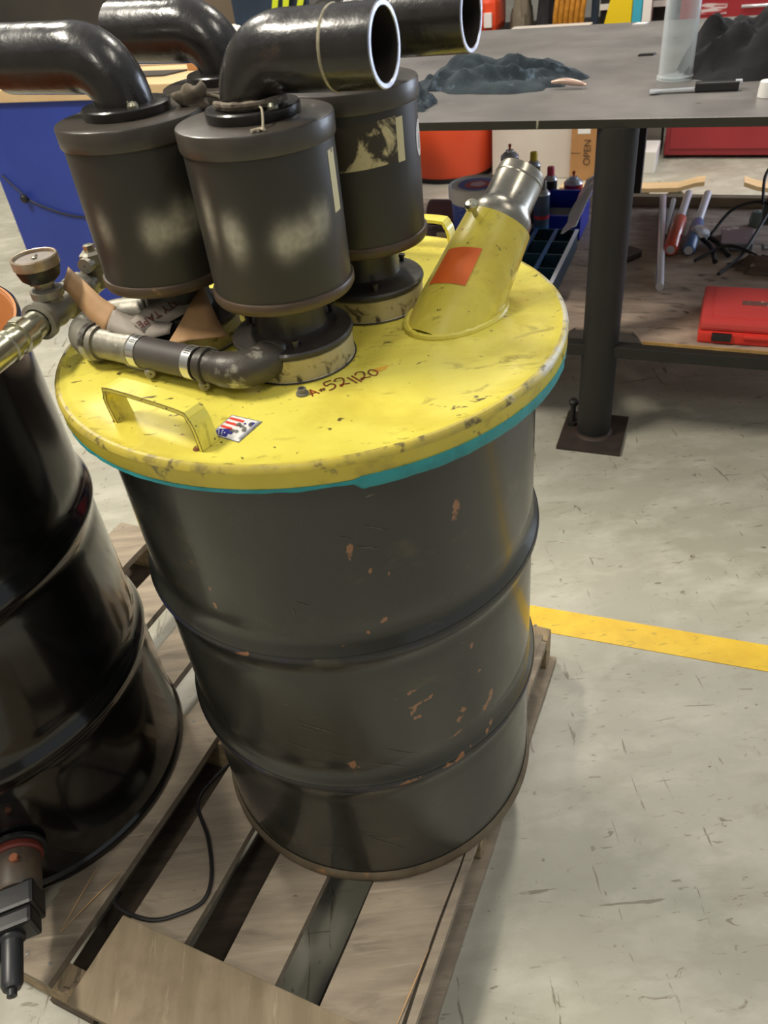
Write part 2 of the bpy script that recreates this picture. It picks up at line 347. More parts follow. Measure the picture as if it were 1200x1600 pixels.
# cable on the pallet
pts = [PA(.72, -.745, .10), PA(.62, -.765, .118), PA(.556, -.762, .128), PA(.50, -.700, .134), PA(.443, -.655, .134), PA(.40, -.645, .134), PA(.365, -.675, .134), PA(.345, -.705, .134), PA(.338, -.745, .134), PA(.345, -.79, .126), PA(.37, -.81, .10)]
b = MB(); b.sweep(smooth(pts, 6), .0035, n=8); tag(b.build('power_cable', m_cable, None, loc=PA(.40, -.69, .130)), 'thin black cable looped over the pallet boards between the drums', 'cable')
# ================================================================ DRUMS
AX = Vector((-.0634, .9452, .1305)); BX = Vector((-.7544, .9913, .1305))
def drum_profile(H, r=.2865, ribs=(.283, .566)):
    pr = [(.2915, 0), (.2925, .004), (.2925, .012), (.2895, .017), (.2865, .021)]
    z = .03
    while z < H-.02:
        d = 0
        for c in ribs:
            u = (z-c)/.016
            d += .0095*math.exp(-u*u)
            d -= .0015*math.exp(-((z-c-.035)/.014)**2)+.0015*math.exp(-((z-c+.035)/.014)**2)
        pr.append((r+d, z)); z += .004
    pr += [(r, H-.018), (.2895, H-.014), (.2925, H-.008), (.2925, H-.002), (.2905, H), (.284, H), (.2835, H-.006)]
    return pr
dA = thing('steel_drum', 'scuffed black steel drum under the yellow vacuum lid, centre of the pallet', 'drum', AX)
b = MB(); pr = drum_profile(.876); b.lathe(pr, AX, n=320); oA = b.build('drum_shell', m_drumA, dA)
b = MB(); b.lathe([(.27, .012), (0.001, .012)], AX, n=64); b.lathe([(.2835, .87), (.2835, .013)], AX, n=96); b.build('drum_lining', m_dark, dA)
b = MB(); b.lathe([(.2917, -.0001), (.2932, .003), (.2934, .011), (.2905, .0175), (.2875, .0215)], AX, n=128); b.build('bottom_chime', m_rustrim, dA)
for c in (.283, .566):
    b = MB(); b.lathe([(.2870+.0095*math.exp(-((z-c)/.016)**2), z) for z in [c-.0155+.0031*i for i in range(8)]], AX, n=320); b.build('rolling_hoop', m_ribwear, dA)
# rust flecks and scrapes: flat paint damage on the shell
def shellpt(a, z, off=.0004):
    rr = .2865+.0095*sum(math.exp(-((z-c)/.016)**2) for c in (.283, .566))+off
    return AX+Vector((math.cos(a)*rr, math.sin(a)*rr, z))
facing = math.atan2(-AX.y, -AX.x)
def ribbon(b, pts, wdt):
    """pts (a,z,width factor)"""
    L = []
    for i, p in enumerate(pts):
        q0, q1 = pts[max(0, i-1)], pts[min(len(pts)-1, i+1)]
        d = Vector(((q1[0]-q0[0])*.29, q1[1]-q0[1])).normalized(); n = Vector((-d.y, d.x)); k = wdt*p[2]/2
        L.append((b.v(shellpt(p[0]+n.x*k/.29, p[1]+n.y*k)), b.v(shellpt(p[0]-n.x*k/.29, p[1]-n.y*k))))
    for (a, c), (d, e) in zip(L, L[1:]): b.f([a, c, e, d])
def scrape(b, a, z, ang, ln, wd_, n=6, wob=.15):
    pts = [(a+math.cos(ang)*ln*(i/n-.5)/.29+rnd.uniform(-wob, wob)*wd_/.29, z+math.sin(ang)*ln*(i/n-.5)+rnd.uniform(-wob, wob)*wd_, .2+math.sin(PI*i/n)*rnd.uniform(.6, 1)) for i in range(n+1)]
    ribbon(b, pts, wd_)
b = MB()
RUST = [(.00, .735, 1.4, .028, .006), (.075, .70, 1.5, .012, .003), (.14, .693, 1.5, .014, .003), (.10, .615, .5, .022, .005), (.455, .745, 1.4, .025, .006), (.47, .745, 1.5, .03, .005),
        (.02, .60, .1, .012, .003), (-.06, .585, -.1, .03, .003), (-.66, .66, 1.4, .02, .004), (-.665, .63, 1.3, .016, .004), (-.15, .33, 1.3, .022, .007), (-.135, .325, 1.5, .014, .005), (-.17, .335, .4, .012, .004),
        (.20, .47, .3, .055, .003), (.22, .44, .25, .045, .004), (.175, .425, 1.2, .018, .004), (.205, .412, .0, .02, .004), (.45, .38, .7, .022, .010), (.43, .365, .5, .018, .006), (.42, .335, .4, .028, .006), (.37, .33, -.4, .014, .003),
        (.62, .355, .8, .03, .008), (.65, .372, 1.0, .02, .008), (.60, .34, .9, .016, .006), (.52, .50, 1.4, .01, .003), (.56, .44, 1.4, .007, .003), (.36, .285, .15, .03, .005), (.44, .292, .2, .025, .005), (.13, .283, .1, .05, .004), (.33, .285, .1, .02, .005), (-.7, .70, .2, .01, .002), (-.56, .565, .2, .03, .003), (.62, .30, .5, .03, .003)]
def rustfn(c):
    v_ = c; a = math.atan2(v_.y, v_.x)-facing; a = (a+PI) % (2*PI)-PI; k = 0
    for (ra, rz_, an, l, wq) in RUST:
        dx, dy = (a-ra)*.29, v_.z-rz_
        if abs(dx) > .06 or abs(dy) > .06: continue
        u = dx*math.cos(an)+dy*math.sin(an); w_ = -dx*math.sin(an)+dy*math.cos(an)
        k = 1-(1-k)*(1-math.exp(-((u/(l*.55))**2+(w_/max(.0045, wq*.9))**2)))
    return (.30, .135, .062, min(1, k))
for o_ in [oA]+[o_ for o_ in dA.children if o_.name.startswith('rolling_hoop')]: paint(o_, rustfn)
b = MB()
for (a, z, an, l, wq) in [(-.30, .42, -.45, .07, .002), (-.34, .415, -.3, .05, .0015), (-.05, .11, -.75, .07, .0015), (-.12, .135, -.4, .06, .0012), (-.14, .145, -.3, .05, .001), (-.40, .37, -.3, .05, .0012), (-.23, .36, -.4, .05, .0012), (.1, .345, -.6, .06, .0012), (.02, .32, -.5, .05, .0012), (.12, .76, -.5, .04, .0012), (.08, .735, -.4, .03, .002), (-.22, .66, -.4, .02, .0012), (-.38, .10, -.3, .04, .0015), (-.42, .09, -.3, .03, .001), (-.27, .647, 1.5, .009, .003), (.0, .755, -.5, .02, .001)]:
    scrape(b, facing+a, z, an, l, wq, 6, .4)
b.build('scratch_mark', M('pale_scratch', '66645a', .5, var='4a4942', vscale=90), dA)['kind'] = 'stuff'
# second drum, open top with orange lining
dB = thing('steel_drum', 'glossy black open-top drum at the left edge with orange lining and spigot', 'drum', BX)
HB = .895
b = MB(); b.lathe(drum_profile(HB, ribs=(.30, .592)), BX, n=128); b.build('drum_shell', m_drumB, dB)
b = MB(); b.lathe([(.2832, HB-.004), (.2815, HB-.02), (.2815, .02), (.001, .02)], BX, n=96); b.build('drum_lining', m_orange_in, dB)
b = MB(); b.lathe([(.2905, HB-.001), (.286, HB+.0015), (.2835, HB-.001), (.2825, HB-.006)], BX, n=96); b.build('rim_edge', M('rim_orange_wear', 'c98a5c', .5), dB)
# spigot at the foot of the left drum
va = Vector((.29, -.957, 0)).normalized(); vo = Vector((-.668, .712, .262))
sp = partempty('drum_spigot', dB, (vo-BX))
b = MB(); b.lathe([(.044, -.004), (.047, -.002), (.047, .004), (.043, .006), (.036, .006)], vo, va, n=32); b.build('flange_ring', m_blackpl, sp)
b = MB(); b.lathe([(.040, .006), (.041, .009), (.041, .015), (.038, .018), (.030, .018)], vo, va, n=32); b.build('red_seal', M('dull_red_seal', '6a2a20', .5), sp)
b = MB(); b.lathe([(.036, .018), (.038, .03), (.037, .075), (.034, .08), (.001, .08)], vo, va, n=32); b.build('valve_body', M('worn_valve_body', '3c3935', .5, var='5a4a3a', vscale=30), sp)
x, y, z = frame(va)
Tv = Matrix(((x.x, y.x, z.x, vo.x), (x.y, y.y, z.y, vo.y), (x.z, y.z, z.z, vo.z), (0, 0, 0, 1)))
b = MB().at(Tv); b.box(-.036, .034, -.030, .030, .076, .118, .006); b.box(-.050, .030, -.022, .028, .118, .146, .006); b.build('valve_collar', m_blackpl, sp)
b = MB(); b.lathe([(.001, .140), (.0195, .142), (.0195, .150), (.016, .154), (.0155, .215), (.012, .222), (.007, .223), (.007, .232), (.001, .233)], vo+x*(-.008), va, n=24); b.build('spout', M('grey_black_spout', '2b2c2f', .4), sp)
b = MB().at(Tv); b.box(-.030, -.021, -.008, .012, .140, .180, .002); b.build('trigger_lever', m_blackpl, sp)
b = MB(); b.sweep([vo+va*.04+Vector((0, 0, .03))+x*.01, vo+va*.04+Vector((0, 0, .043))+x*.01], .007, n=6); b.build('brass_screw', M('copper_screw', 'a5674a', .4, metal=.5), sp)
# ================================================================ VACUUM HEAD
ZL = 1.0106; LC = Vector((-.0634, .9452, ZL)); RL = .3227
head = thing('drum_vacuum_head', 'round yellow steel lid with four black mufflers and piping, clamped on the drum', 'vacuum head', LC)
b = MB()
prof = [(.0005, .0)]+[(r_, .0) for r_ in (.05, .1, .15, .2, .25, .29)]+[(.306, -.0008), (.3115, .0005), (.316, .0022)]
b.lathe(prof, LC, n=160); b.build('lid_plate', m_yel, head)
b = MB(); b.lathe([(.316, .0022), (.3195, .0022), (.3225, -.0006), (.3235, -.005)], LC, n=160); b.build('rolled_rim', m_rimwear, head)
b = MB(); b.lathe([(.3235, -.005), (.3225, -.008), (.3228, -.022), (.3215, -.0245), (.300, -.0245)], LC, n=160); b.build('lid_skirt', m_yelside, head)
# teal gasket: ragged lower edge, thick on the right front
b = MB(); n = 220; rows = []
for i in range(n):
    a = 2*PI*i/n; d = (a-facing-.0) % (2*PI); d = d if d < PI else d-2*PI
    tk = .006+(.007 if 0.06 < d < 1.1 else 0)+.0015*noise.noise(Vector((i*.31, 0, 0)))
    ro = .3222+.0012*noise.noise(Vector((i*.5, 3, 0)))
    top = -.0245+(.0035 if 0.06 < d < 1.1 else 0)
    ro += .0012 if 0.06 < d < 1.1 else 0
    rows.append([b.v(LC+Vector((math.cos(a)*r_, math.sin(a)*r_, z_))) for r_, z_ in ((.300, -.0246), (ro, top), (ro+.0004, -.025-tk*.6), (ro-.002, -.0246-tk), (.2935, -.0246-tk))])
for i in range(n):
    A, B = rows[i], rows[(i+1) % n]
    for k in range(4): b.f([A[k], B[k], B[k+1], A[k+1]], True)
b.build('gasket', m_teal, head)
# lifting handles
def handle(p0, p1, inw, h=.040, wd_=.024, tk=.0045):
    p0, p1, inw = Vector(p0), Vector(p1), Vector(inw).normalized(); u = (p1-p0).normalized(); L = (p1-p0).length; up = Vector((0, 0, 1))
    base = [(0, 0), (-.006, h*.72)]+[(-.006+.012*(1-math.cos(a)), h*.72+.011*math.sin(a)) for a in (R(45), R(90))]
    pr = [(0.004, 0), (-.001, h*.6), (.002, h*.85), (.010, h), (L-.016, h), (L-.004, h*.86), (L+.001, h*.6), (L+.004, 0)]
    pr = [(p.x, p.y) for p in smooth([Vector((a, c, 0)) for a, c in pr], 3)]
    b = MB(); rows = []
    for i, (a, c) in enumerate(pr):
        q0, q1 = pr[max(0, i-1)], pr[min(len(pr)-1, i+1)]; t = Vector((q1[0]-q0[0], q1[1]-q0[1])).normalized(); nn = Vector((-t.y, t.x))
        def pt(o, k): return p0+u*(a+nn.x*o)+up*(c+nn.y*o)+inw*k
        rows.append([b.v(pt(0, 0)), b.v(pt(0, wd_)), b.v(pt(tk, wd_)), b.v(pt(tk, 0))])
    for A, B in zip(rows, rows[1:]):
        for i in range(4): b.f([A[i], A[(i+1) % 4], B[(i+1) % 4], B[i]])
    b.f(rows[0]); b.f(rows[-1][::-1]); b.edge = [v_[3].co.copy() for v_ in rows]; b.edge2 = [v_[0].co.copy() for v_ in rows]; return b
hb = handle((-.280, .753, ZL), (-.181, .676, ZL), (.614, .789, 0)); he, he2 = hb.edge, hb.edge2; h = hb.build('lifting_handle', m_yel, head)
for ee in (he, he2): b = MB(); b.sweep(ee, [.0005+.0003*noise.noise(Vector((i*.9, 0, 0))) for i in range(len(ee))], n=5); b.build('edge_line', M('edge_brown', '8d7a34', .6, var='5e4f2a', vscale=80), h)  # thin brown lines along the near edges of the handle
b = MB()
for p in ((-.181, .678, ZL), (-.279, .757, ZL)): b.lathe([(.001, .003), (.003, .0025), (.0045, .0004)], p, n=10)
b.build('rusty_weld', M('weld_rust', '7a4a26', .7), h)['kind'] = 'stuff'
handle((.045, 1.215, ZL), (.150, 1.160, ZL), (-.46, -.89, 0)).build('lifting_handle', m_yel, head)
# inlet nozzle
P0 = Vector((.124, .925, ZL)); dn = Vector((.524, .515, .678)).normalized()
toc = (CAM-P0); toc = (toc-dn*toc.dot(dn)).normalized(); sidn = dn.cross(toc).normalized()
def nz(L, r, a): return P0+dn*L+(toc*math.cos(a)+sidn*math.sin(a))*r
def rnz(L): return .0535-(.0535-.0435)*min(1, max(0, L/.12))
b = MB(); rows = []; n = 48
for i in range(9):
    L = -.05+.17*i/8
    rows.append([b.v(nz(L, rnz(L), 2*PI*k/n)) for k in range(n)])
rows.append([b.v(nz(.12, .0395, 2*PI*k/n)) for k in range(n)])
for A, B in zip(rows, rows[1:]):
    for k in range(n): b.f([A[k], A[(k+1) % n], B[(k+1) % n], B[k]], A is not rows[-2])
nozz = b.build('inlet_nozzle', m_yel, head)
b = MB(); pts = []
for k in range(65):
    a = 2*PI*k/64
    L = 0
    for _ in range(12):
        p = nz(L, rnz(L), a); L -= (p.z-ZL)/dn.z*.9
    p = nz(L, rnz(L)+.001, a); p.z = ZL+.001; pts.append(p+Vector((0, 0, .0015*noise.noise(Vector((k*.9, 0, 0))))))
b.sweep(pts, .0045, n=8, caps=False); b.build('weld_bead', m_yel, nozz)
b = MB(); b.lathe([(.0395, .116), (.0405, .126), (.040, .133), (.036, .140), (.0320, .146), (.0310, .188), (.0295, .194), (.0265, .195), (.0265, .12)], P0, dn, n=40); b.build('steel_tube', m_steel, nozz)
b = MB(); b.lathe([(.0312, .180), (.0318, .182), (.0312, .184)], P0, dn, n=40); b.build('tube_bead', m_steel, nozz)
bp_ = nz(.108, .0435, R(-42)); bd = (toc*math.cos(R(-42))+sidn*math.sin(R(-42)))
b = MB(); b.lathe([(.0035, 0), (.0035, .011), (.007, .0115), (.0085, .014), (.0085, .018), (.006, .021), (.001, .0215)], bp_, (bd+Vector((0, 0, .6))).normalized(), n=14); b.build('set_screw', m_zinc, nozz)
b = MB()
for i in range(9):
    for j in range(9): pass
g = [[b.v(nz(.014+.050*j/8+.010*(i/8-.5), rnz(.014+.050*j/8)+.0007, R(-62)+R(56)*i/8)) for j in range(9)] for i in range(9)]
for i in range(8):
    for j in range(8): b.f([g[i][j], g[i+1][j], g[i+1][j+1], g[i][j+1]], True)
b.build('warning_sticker', m_osti, nozz)
# ---- mufflers
HN = Vector((0, 0, ZL))
MF = {'c1': (-.080, .857), 'c2': (-.222, .948), 'c3': (.018, .988), 'c4': (-.125, 1.083)}
Bdir = Vector((.885, -.4656, 0))
def muffler(key, sgn, facez, detail):
    x0, y0 = MF[key]; p = partempty('muffler', head, Vector((x0, y0, ZL))-LC, math.atan2(Bdir.y*sgn, Bdir.x*sgn))
    def bl(b, nm, m, par=p): return b.build(nm, m, par, local=True)
    b = MB(); b.lathe([(.069, 0), (.0705, .0015), (.0705, .002), (.069, .003), (.069, .028), (.067, .0295), (.02, .0295)], n=64); bl(b, 'base_ring', m_ring)
    b = MB(); b.lathe([(.0700, .0015), (.0715, .0017), (.0700, .0027)], n=64); bl(b, 'ring_seal', m_cable)
    b = MB(); b.lathe([(.02, .030), (.0695, .030), (.071, .032), (.071, .035), (.069, .0375), (.055, .0395), (.046, .0415), (.042, .045), (.0405, .052), (.040, .066), (.040, .083)], n=64); bl(b, 'cast_flange', m_blk)
    for k in range(3):
        a = R(35+120*k)-math.atan2(Bdir.y*sgn, Bdir.x*sgn); b = MB(); b.lathe([(.0035, .037), (.0035, .045), (.0045, .045), (.0045, .048), (.001, .0485)], (math.cos(a)*.057, math.sin(a)*.057, 0), n=10); bl(b, 'flange_stud', m_blk)
    bot, top = .088, .262
    b = MB(); b.lathe([(.030, .080), (.055, .082), (.072, .084), (.0775, .0865), (.0795, .090), (.0795, .097), (.0785, .0985), (.0765, .099)], n=96); bl(b, 'bottom_rim', m_rimb)
    b = MB(); nz_ = 44; prof = [(.0765, .098+(.243-.098)*i/nz_) for i in range(nz_+1)]; b.lathe(prof, n=200); body = bl(b, 'canister_body', m_can)
    rzz = math.atan2(Bdir.y*sgn, Bdir.x*sgn); fa = math.atan2(CAM.y-y0, CAM.x-x0)-rzz
    blobs = detail
    def fn(c):
        a = math.atan2(c.y, c.x)-fa; a = (a+PI) % (2*PI)-PI; k = 0; z = c.z
        for (ba, bz, sa, sz, st) in blobs:
            da = (a-ba)/sa; dz = (z-(bz))/sz; k = 1-(1-k)*(1-st*math.exp(-(da*da+dz*dz)**1.1))
        if k > 0: k *= .85+.3*noise.noise(Vector((a*14, z*160, 0)))
        return (.50, .47, .38, min(1, k))
    paint(body, fn)
    b = MB(); b.lathe([(.0765, .2415), (.0785, .2418), (.0792, .2435), (.0795, .2605), (.0785, .2625), (.0770, .2632), (.03, .2645), (.001, .2645)], n=96); bl(b, 'top_cap', m_cap)
    b = MB(); pf = [(.020, .264), (.0465, .264), (.0475, .2655), (.0475, .273), (.046, .2745), (.020, .2745)]; b.lathe(pf, n=48); bl(b, 'pipe_flange', m_blkg)
    for a in ((R(150), R(-30)) if sgn > 0 else (R(-45), R(140))):
        b = MB(); ba = a-0*rzz
        b.lathe([(.0058, .2745), (.0062, .277), (.0045, .280), (.001, .281)], (math.cos(ba)*.040, math.sin(ba)*.040, 0), n=10); bl(b, 'flange_bolt', m_zinc)
    # elbow: up, then bend to +x and widen slightly
    r0_, r1_ = .0300, .0345; zc = .318; br = .046
    pts = [(0, 0, .270)]+[(br-br*math.cos(a), 0, zc-br+br*math.sin(a)) for a in [R(10*i) for i in range(1, 10)]]+[(.062, 0, zc), (.09, 0, zc+.0005), (.12, 0, zc+.001), (.147, 0, zc+.0015)]
    rad = [r0_]+[r0_+(r1_-r0_)*i/9 for i in range(1, 10)]+[r1_]*4
    b = MB(); b.sweep(pts, rad, n=40, caps=False); el = bl(b, 'elbow_pipe', m_blkg)
    e = Vector(pts[-1]); b = MB(); b.lathe([(r1_, 0), (r1_-.001, .001), (r1_-.0045, .001), (r1_-.005, 0)], e, (1, 0, .02), n=40); b.build('cut_end', m_cut, el, local=True)
    b = MB(); b.sweep([Vector(q) for q in pts[6:]][::-1], [r1_-.005]*(len(pts)-6), n=32, caps=False, flip=True); b.build('pipe_bore', m_dark, el, local=True)
    WM[p.name] = WM[head.name] @ p.matrix_local
    return p, el, fa
B1 = [(-.95, .185, .10, .026, .55), (-.55, .168, .15, .020, .8), (-.62, .178, .10, .012, .5), (.12, .162, .16, .017, .85), (.36, .166, .14, .015, .75), (.62, .172, .14, .017, .75), (.78, .176, .08, .014, .5), (.30, .160, .3, .010, .5)]
B2 = [(-.85, .165, .12, .018, .45), (-.10, .158, .15, .018, .85), (.10, .160, .18, .014, .8), (.32, .166, .12, .020, .7), (.55, .168, .12, .016, .6), (.2, .155, .3, .010, .5)]
c1, el1, fa1 = muffler('c1', 1, 0, B1)
c2, el2, fa2 = muffler('c2', -1, 0, B2)
c3, el3, fa3 = muffler('c3', 1, 0, [])
c4, el4, fa4 = muffler('c4', -1, 0, [])
def patch(par, a0, a1, z0, z1, r, m, name, skew=0):
    b = MB(); n = 14; g = [[b.v((math.cos(a0+(a1-a0)*i/n)*r, math.sin(a0+(a1-a0)*i/n)*r, z0+(z1-z0)*j+skew*(i/n-.5))) for j in (0, .5, 1)] for i in range(n+1)]
    for i in range(n):
        for j in range(2): b.f([g[i][j], g[i+1][j], g[i+1][j+1], g[i][j+1]], True)
    return b.build(name, m, par, local=True)
patch(c1, fa1+R(57), fa1+R(68), .172, .232, .0768, m_cream2, 'cream_label')
patch(c3, fa3-R(40), fa3+R(38), .186, .232, .0768, m_cream, 'worn_label', .004)
patch(c3, fa3+R(38), fa3+R(46), .186, .232, .07685, m_cream2, 'label_edge')
b = MB(); cc = []
for k in range(20):
    t = 2*PI*k/20; a = fa3+R(76)+.012/.0765*math.cos(t)*1.0; cc.append(b.v((math.cos(a)*.0769, math.sin(a)*.0769, .200+.020*math.sin(t))))
b.f(cc); b.build('round_white_sticker', m_white, c3, local=True)
# painted seam ring on the front elbow
b = MB(); b.lathe([(.0346, 0), (.0352, .0015), (.0346, .003)], (.098, 0, .3185), (1, 0, 0), n=40); b.build('seam_ring', M('cream_seam', 'b5ad92', .6, var='6f6753', vscale=40), el1, local=True)
# ---- front pipe run: cast elbow - hose - nipple - elbow joining two mufflers
def tub(parent, name, m, pts, r, n=24): b = MB(); b.sweep(pts, r, n=n); return b.build(name, m, parent)
run = partempty('connecting_pipe', head, (0, 0, 0))
zp = 1.039
q = lambda x, y, z=zp: Vector((x, y, z))
tub(run, 'street_elbow', m_galvpaint, smooth([q(-.092, .84), q(-.104, .806), q(-.124, .787), q(-.150, .787), q(-.184, .809)], 5), [.019]*4+[.0205]*13+[.0185]*4)
for p_, d_ in ((q(-.104, .806), (-.4, -.9, 0)), (q(-.176, .8035), (-.83, .56, 0))):
    b = MB(); b.lathe([(.019, -.004), (.0215, -.003), (.0215, .003), (.019, .004)], p_, d_, n=28); b.build('elbow_collar', m_galvpaint, run)
hd = (q(-.268, .866)-q(-.168, .798)).normalized()
hs = q(-.1835, .8090)
tub(run, 'rubber_hose', m_rub, [hs+hd*.004, hs+hd*.05, hs+hd*.098], .0188, 28)
for L in (.010, .094):
    c_ = hs+hd*L; cl = MB(); cl.lathe([(.0190, -.0060), (.0198, -.0060), (.0198, .0060), (.0190, .0060)], c_, hd, n=32); cl = cl.build('hose_clamp', m_clamp, run)
# clamp slots + screws
xs, ys, _ = frame(hd)
b = MB()
for L in (.010, .094):
    for k in range(5):
        a = R(62+9*k); c_ = hs+hd*L; dr = xs*math.cos(a)+ys*math.sin(a); tg = hd.cross(dr)
        pp = c_+dr*.0200; v4 = [pp+hd*.004+tg*.0004, pp+hd*.004-tg*.0007, pp-hd*.004-tg*.0011, pp-hd*.004]
        b.f([b.v(v) for v in v4])
b.build('clamp_slots', m_cable, run)
for L in (.010, .094):
    c_ = hs+hd*L+Vector((0, 0, -.018))+hd.cross(Vector((0, 0, 1)))*0+Vector((.006, -.014, 0))
    dd = Vector((.35, -.93, -.05)).normalized()
    b = MB(); b.lathe([(.001, -.012), (.0045, -.012), (.0045, .004), (.0062, .004), (.0062, .010), (.005, .011), (.001, .011)], c_, dd, n=10); b.build('clamp_screw', m_galv, run)
ns = hs+hd*.100
tub(run, 'pipe_nipple', m_galv, [ns-hd*.004, ns+hd*.03, ns+hd*.066], .0182, 28)
b = MB(); b.lathe([(.0183, -.003), (.0198, -.001), (.0198, .004), (.0183, .006)], ns+hd*.004, hd, n=28); b.build('pipe_collar', m_galv, run)
en = ns+hd*.066
pth = smooth([en-hd*.006, en+hd*.012, en+hd*.030+Vector((.004, .012, .001)), en+hd*.034+Vector((.016, .034, .002)), en+hd*.024+Vector((.036, .054, .003)), en+Vector((.062, .062, .004))], 5)
tub(run, 'malleable_elbow', m_galv, pth, .0215)
b = MB(); b.lathe([(.019, -.006), (.0240, -.004), (.0240, .004), (.019, .006)], en+hd*.006, hd, n=28); b.build('elbow_collar', m_galvpaint, run)
b = MB(); b.lathe([(.019, -.006), (.0240, -.004), (.0240, .004), (.019, .006)], pth[-2], (.9, .3, 0), n=28); b.build('elbow_collar', m_galv, run)
tub(run, 'dark_stub', m_blk, [pth[-1]-Vector((.01, .002, 0)), Vector((-.222, .948, zp))], .0175)
# ---- gauge manifold
man = partempty('gauge_manifold', head, (0, 0, 0))
Tc = Vector((-.385, .968, 1.06)); md = Vector((.036, .110, .0)).normalized()
b = MB(); b.lathe([(.018, -.036), (.0235, -.034), (.0235, -.026), (.0195, -.022), (.0195, -.010), (.021, 0), (.0195, .010), (.0195, .022), (.0235, .026), (.0235, .034), (.018, .036)], Tc, md, n=32)
b.lathe([(.0165, .0), (.0165, .018), (.0200, .020), (.0200, .029), (.016, .031), (.001, .031)], Tc, (0, 0, 1), n=28); b.build('pipe_tee', m_galv, man)
b = MB(); b.lathe([(.001, -.205), (.013, -.205), (.013, -.15), (.0165, -.149), (.0175, -.146), (.0175, -.105), (.0195, -.103), (.0195, -.096), (.0165, -.094), (.0165, -.080), (.0200, -.079), (.0200, -.060), (.0165, -.058), (.0165, -.036)], Tc, md, n=32); b.build('hose_coupling', m_zinc, man)
for k, L in enumerate((-.140, -.070)):
    c_ = Tc+md*L; b = MB(); xm, ym, _ = frame(md); T_ = Matrix(((xm.x, ym.x, md.x, c_.x), (xm.y, ym.y, md.y, c_.y), (xm.z, ym.z, md.z, c_.z), (0, 0, 0, 1)))
    b.at(T_); b.box(-.007, .007, .015, .0215, -.024 if k == 0 else -.008, .018 if k == 0 else .008, .002); b.build('cam_lever', m_zinc, man)
tub(man, 'supply_hose', m_rub, smooth([Tc-md*.20, Tc-md*.28, Tc-md*.36+Vector((-.02, 0, -.02)), Tc-md*.42+Vector((-.06, 0, -.10))], 5), .014)
b = MB(); b.lathe([(.0165, .036), (.0165, .044), (.0215, .046), (.023, .052), (.0215, .058), (.023, .062), (.0225, .070), (.018, .074), (.0175, .10)], Tc, md, n=28); b.build('pipe_union', m_galv, man)
tp = Tc+md*.09
tub(man, 'back_elbow', m_blk, smooth([tp, tp+md*.03, tp+md*.045+Vector((.02, .004, 0)), Vector((-.28, 1.085, 1.06)), Vector((-.165, 1.083, 1.05))], 5), .0175)
gz = MB(); gz.lathe([(.012, .030), (.012, .036), (.0165, .037), (.0165, .044), (.010, .045)], Tc, n=6); gz.build('gauge_socket', m_galv, man)
G = Tc+Vector((0, 0, .041))
b = MB(); b.lathe([(.001, 0), (.019, 0), (.0235, .004), (.026, .012), (.027, .020)], G, n=40); gb = b.build('gauge_case', m_blackpl, man)
b = MB(); b.lathe([(.027, .017), (.0282, .018), (.0282, .029), (.027, .0305), (.0252, .030), (.0250, .0265)], G, n=40); b.build('gauge_bezel', M('corroded_bezel', 'bdb5a4', .35, metal=.5, var='a08466', vscale=40), man)
b = MB(); b.lathe([(.0252, .0262), (.001, .0262)], G, n=40); b.build('gauge_dial', m_dial, man)
b = MB(); b.box(-.0006, .0006, -.004, .012, 0, .001); bmesh.ops.translate(b.b, vec=G+Vector((0, 0, .0272)), verts=b.b.verts); b.build('gauge_needle', m_cable, man)
b = MB(); b.lathe([(.0035, .0262), (.003, .0285), (.001, .029)], G, n=12); b.build('needle_hub', m_zinc, man)
# small ball valve with amber lever, beyond the gauge
bv = Vector((-.345, 1.055, 1.092))
b = MB(); b.sweep([bv+Vector((0, 0, -.04)), bv+Vector((0, 0, .0))], .011, n=16); b.lathe([(.012, -.012), (.016, -.008), (.016, .006), (.012, .009), (.001, .009)], bv, n=6); b.lathe([(.001, -.022), (.010, -.022), (.0105, .022), (.001, .022)], bv+Vector((0, 0, -.004)), md, n=16); b.build('ball_valve', m_galv, man)
b = MB(); b.lathe([(.0075, .009), (.0075, .017), (.001, .0175)], bv, n=6); b.build('valve_nut', m_zinc, man)
b = MB(); b.sweep([bv+Vector((.012, .01, .012)), bv+Vector((.016, .03, .035)), bv+Vector((.02, .045, .06))], [.005, .006, .0055], n=8); b.build('amber_lever', M('amber_grip', 'd98f1c', .4), man)
# lid bolt
b = MB(); lb = Vector((-.0735, .764, ZL)); b.lathe([(.001, 0), (.0072, 0), (.0072, .0025), (.0050, .0028), (.0050, .0075), (.0038, .0078), (.0038, .0045), (.001, .0045)], lb, n=14, sm=False); b.build('lid_bolt', m_grey, head)
# handwritten number on the lid
GL = {'A': [[(0, 0), (.25, 1)], [(.25, 1), (.8, .1)], [(.1, .45), (.62, .38)]], '#': [[(.2, .2), (.35, .8)], [(.5, .2), (.62, .8)], [(.05, .6), (.8, .62)], [(.05, .38), (.75, .4)]],
      '5': [[(.9, 1.0), (.2, .95), (.15, .55), (.6, .62), (.85, .35), (.6, .05), (.05, -.05)]], '2': [[(.0, .8), (.3, 1.05), (.75, .95), (.75, .6), (.4, .2), (.15, .05), (.2, .25), (.5, .2), (1.0, .1)]],
      '1': [[(.15, 1.15), (.5, -.1)]], '0': [[(.5, 1), (.1, .75), (.1, .25), (.5, .0), (.9, .3), (.85, .75), (.5, 1)]]}
w0, w1 = Vector((-.062, .756, ZL)), Vector((.012, .786, ZL)); wx = (w1-w0).normalized(); wy = Vector((-wx.y, wx.x, 0)); cx = 0
b = MB(); adv = {'A': .9, '#': .85, '5': 1.0, '2': 1.05, '1': .5, '0': 1.0}
hh = .0155; wc = .0118
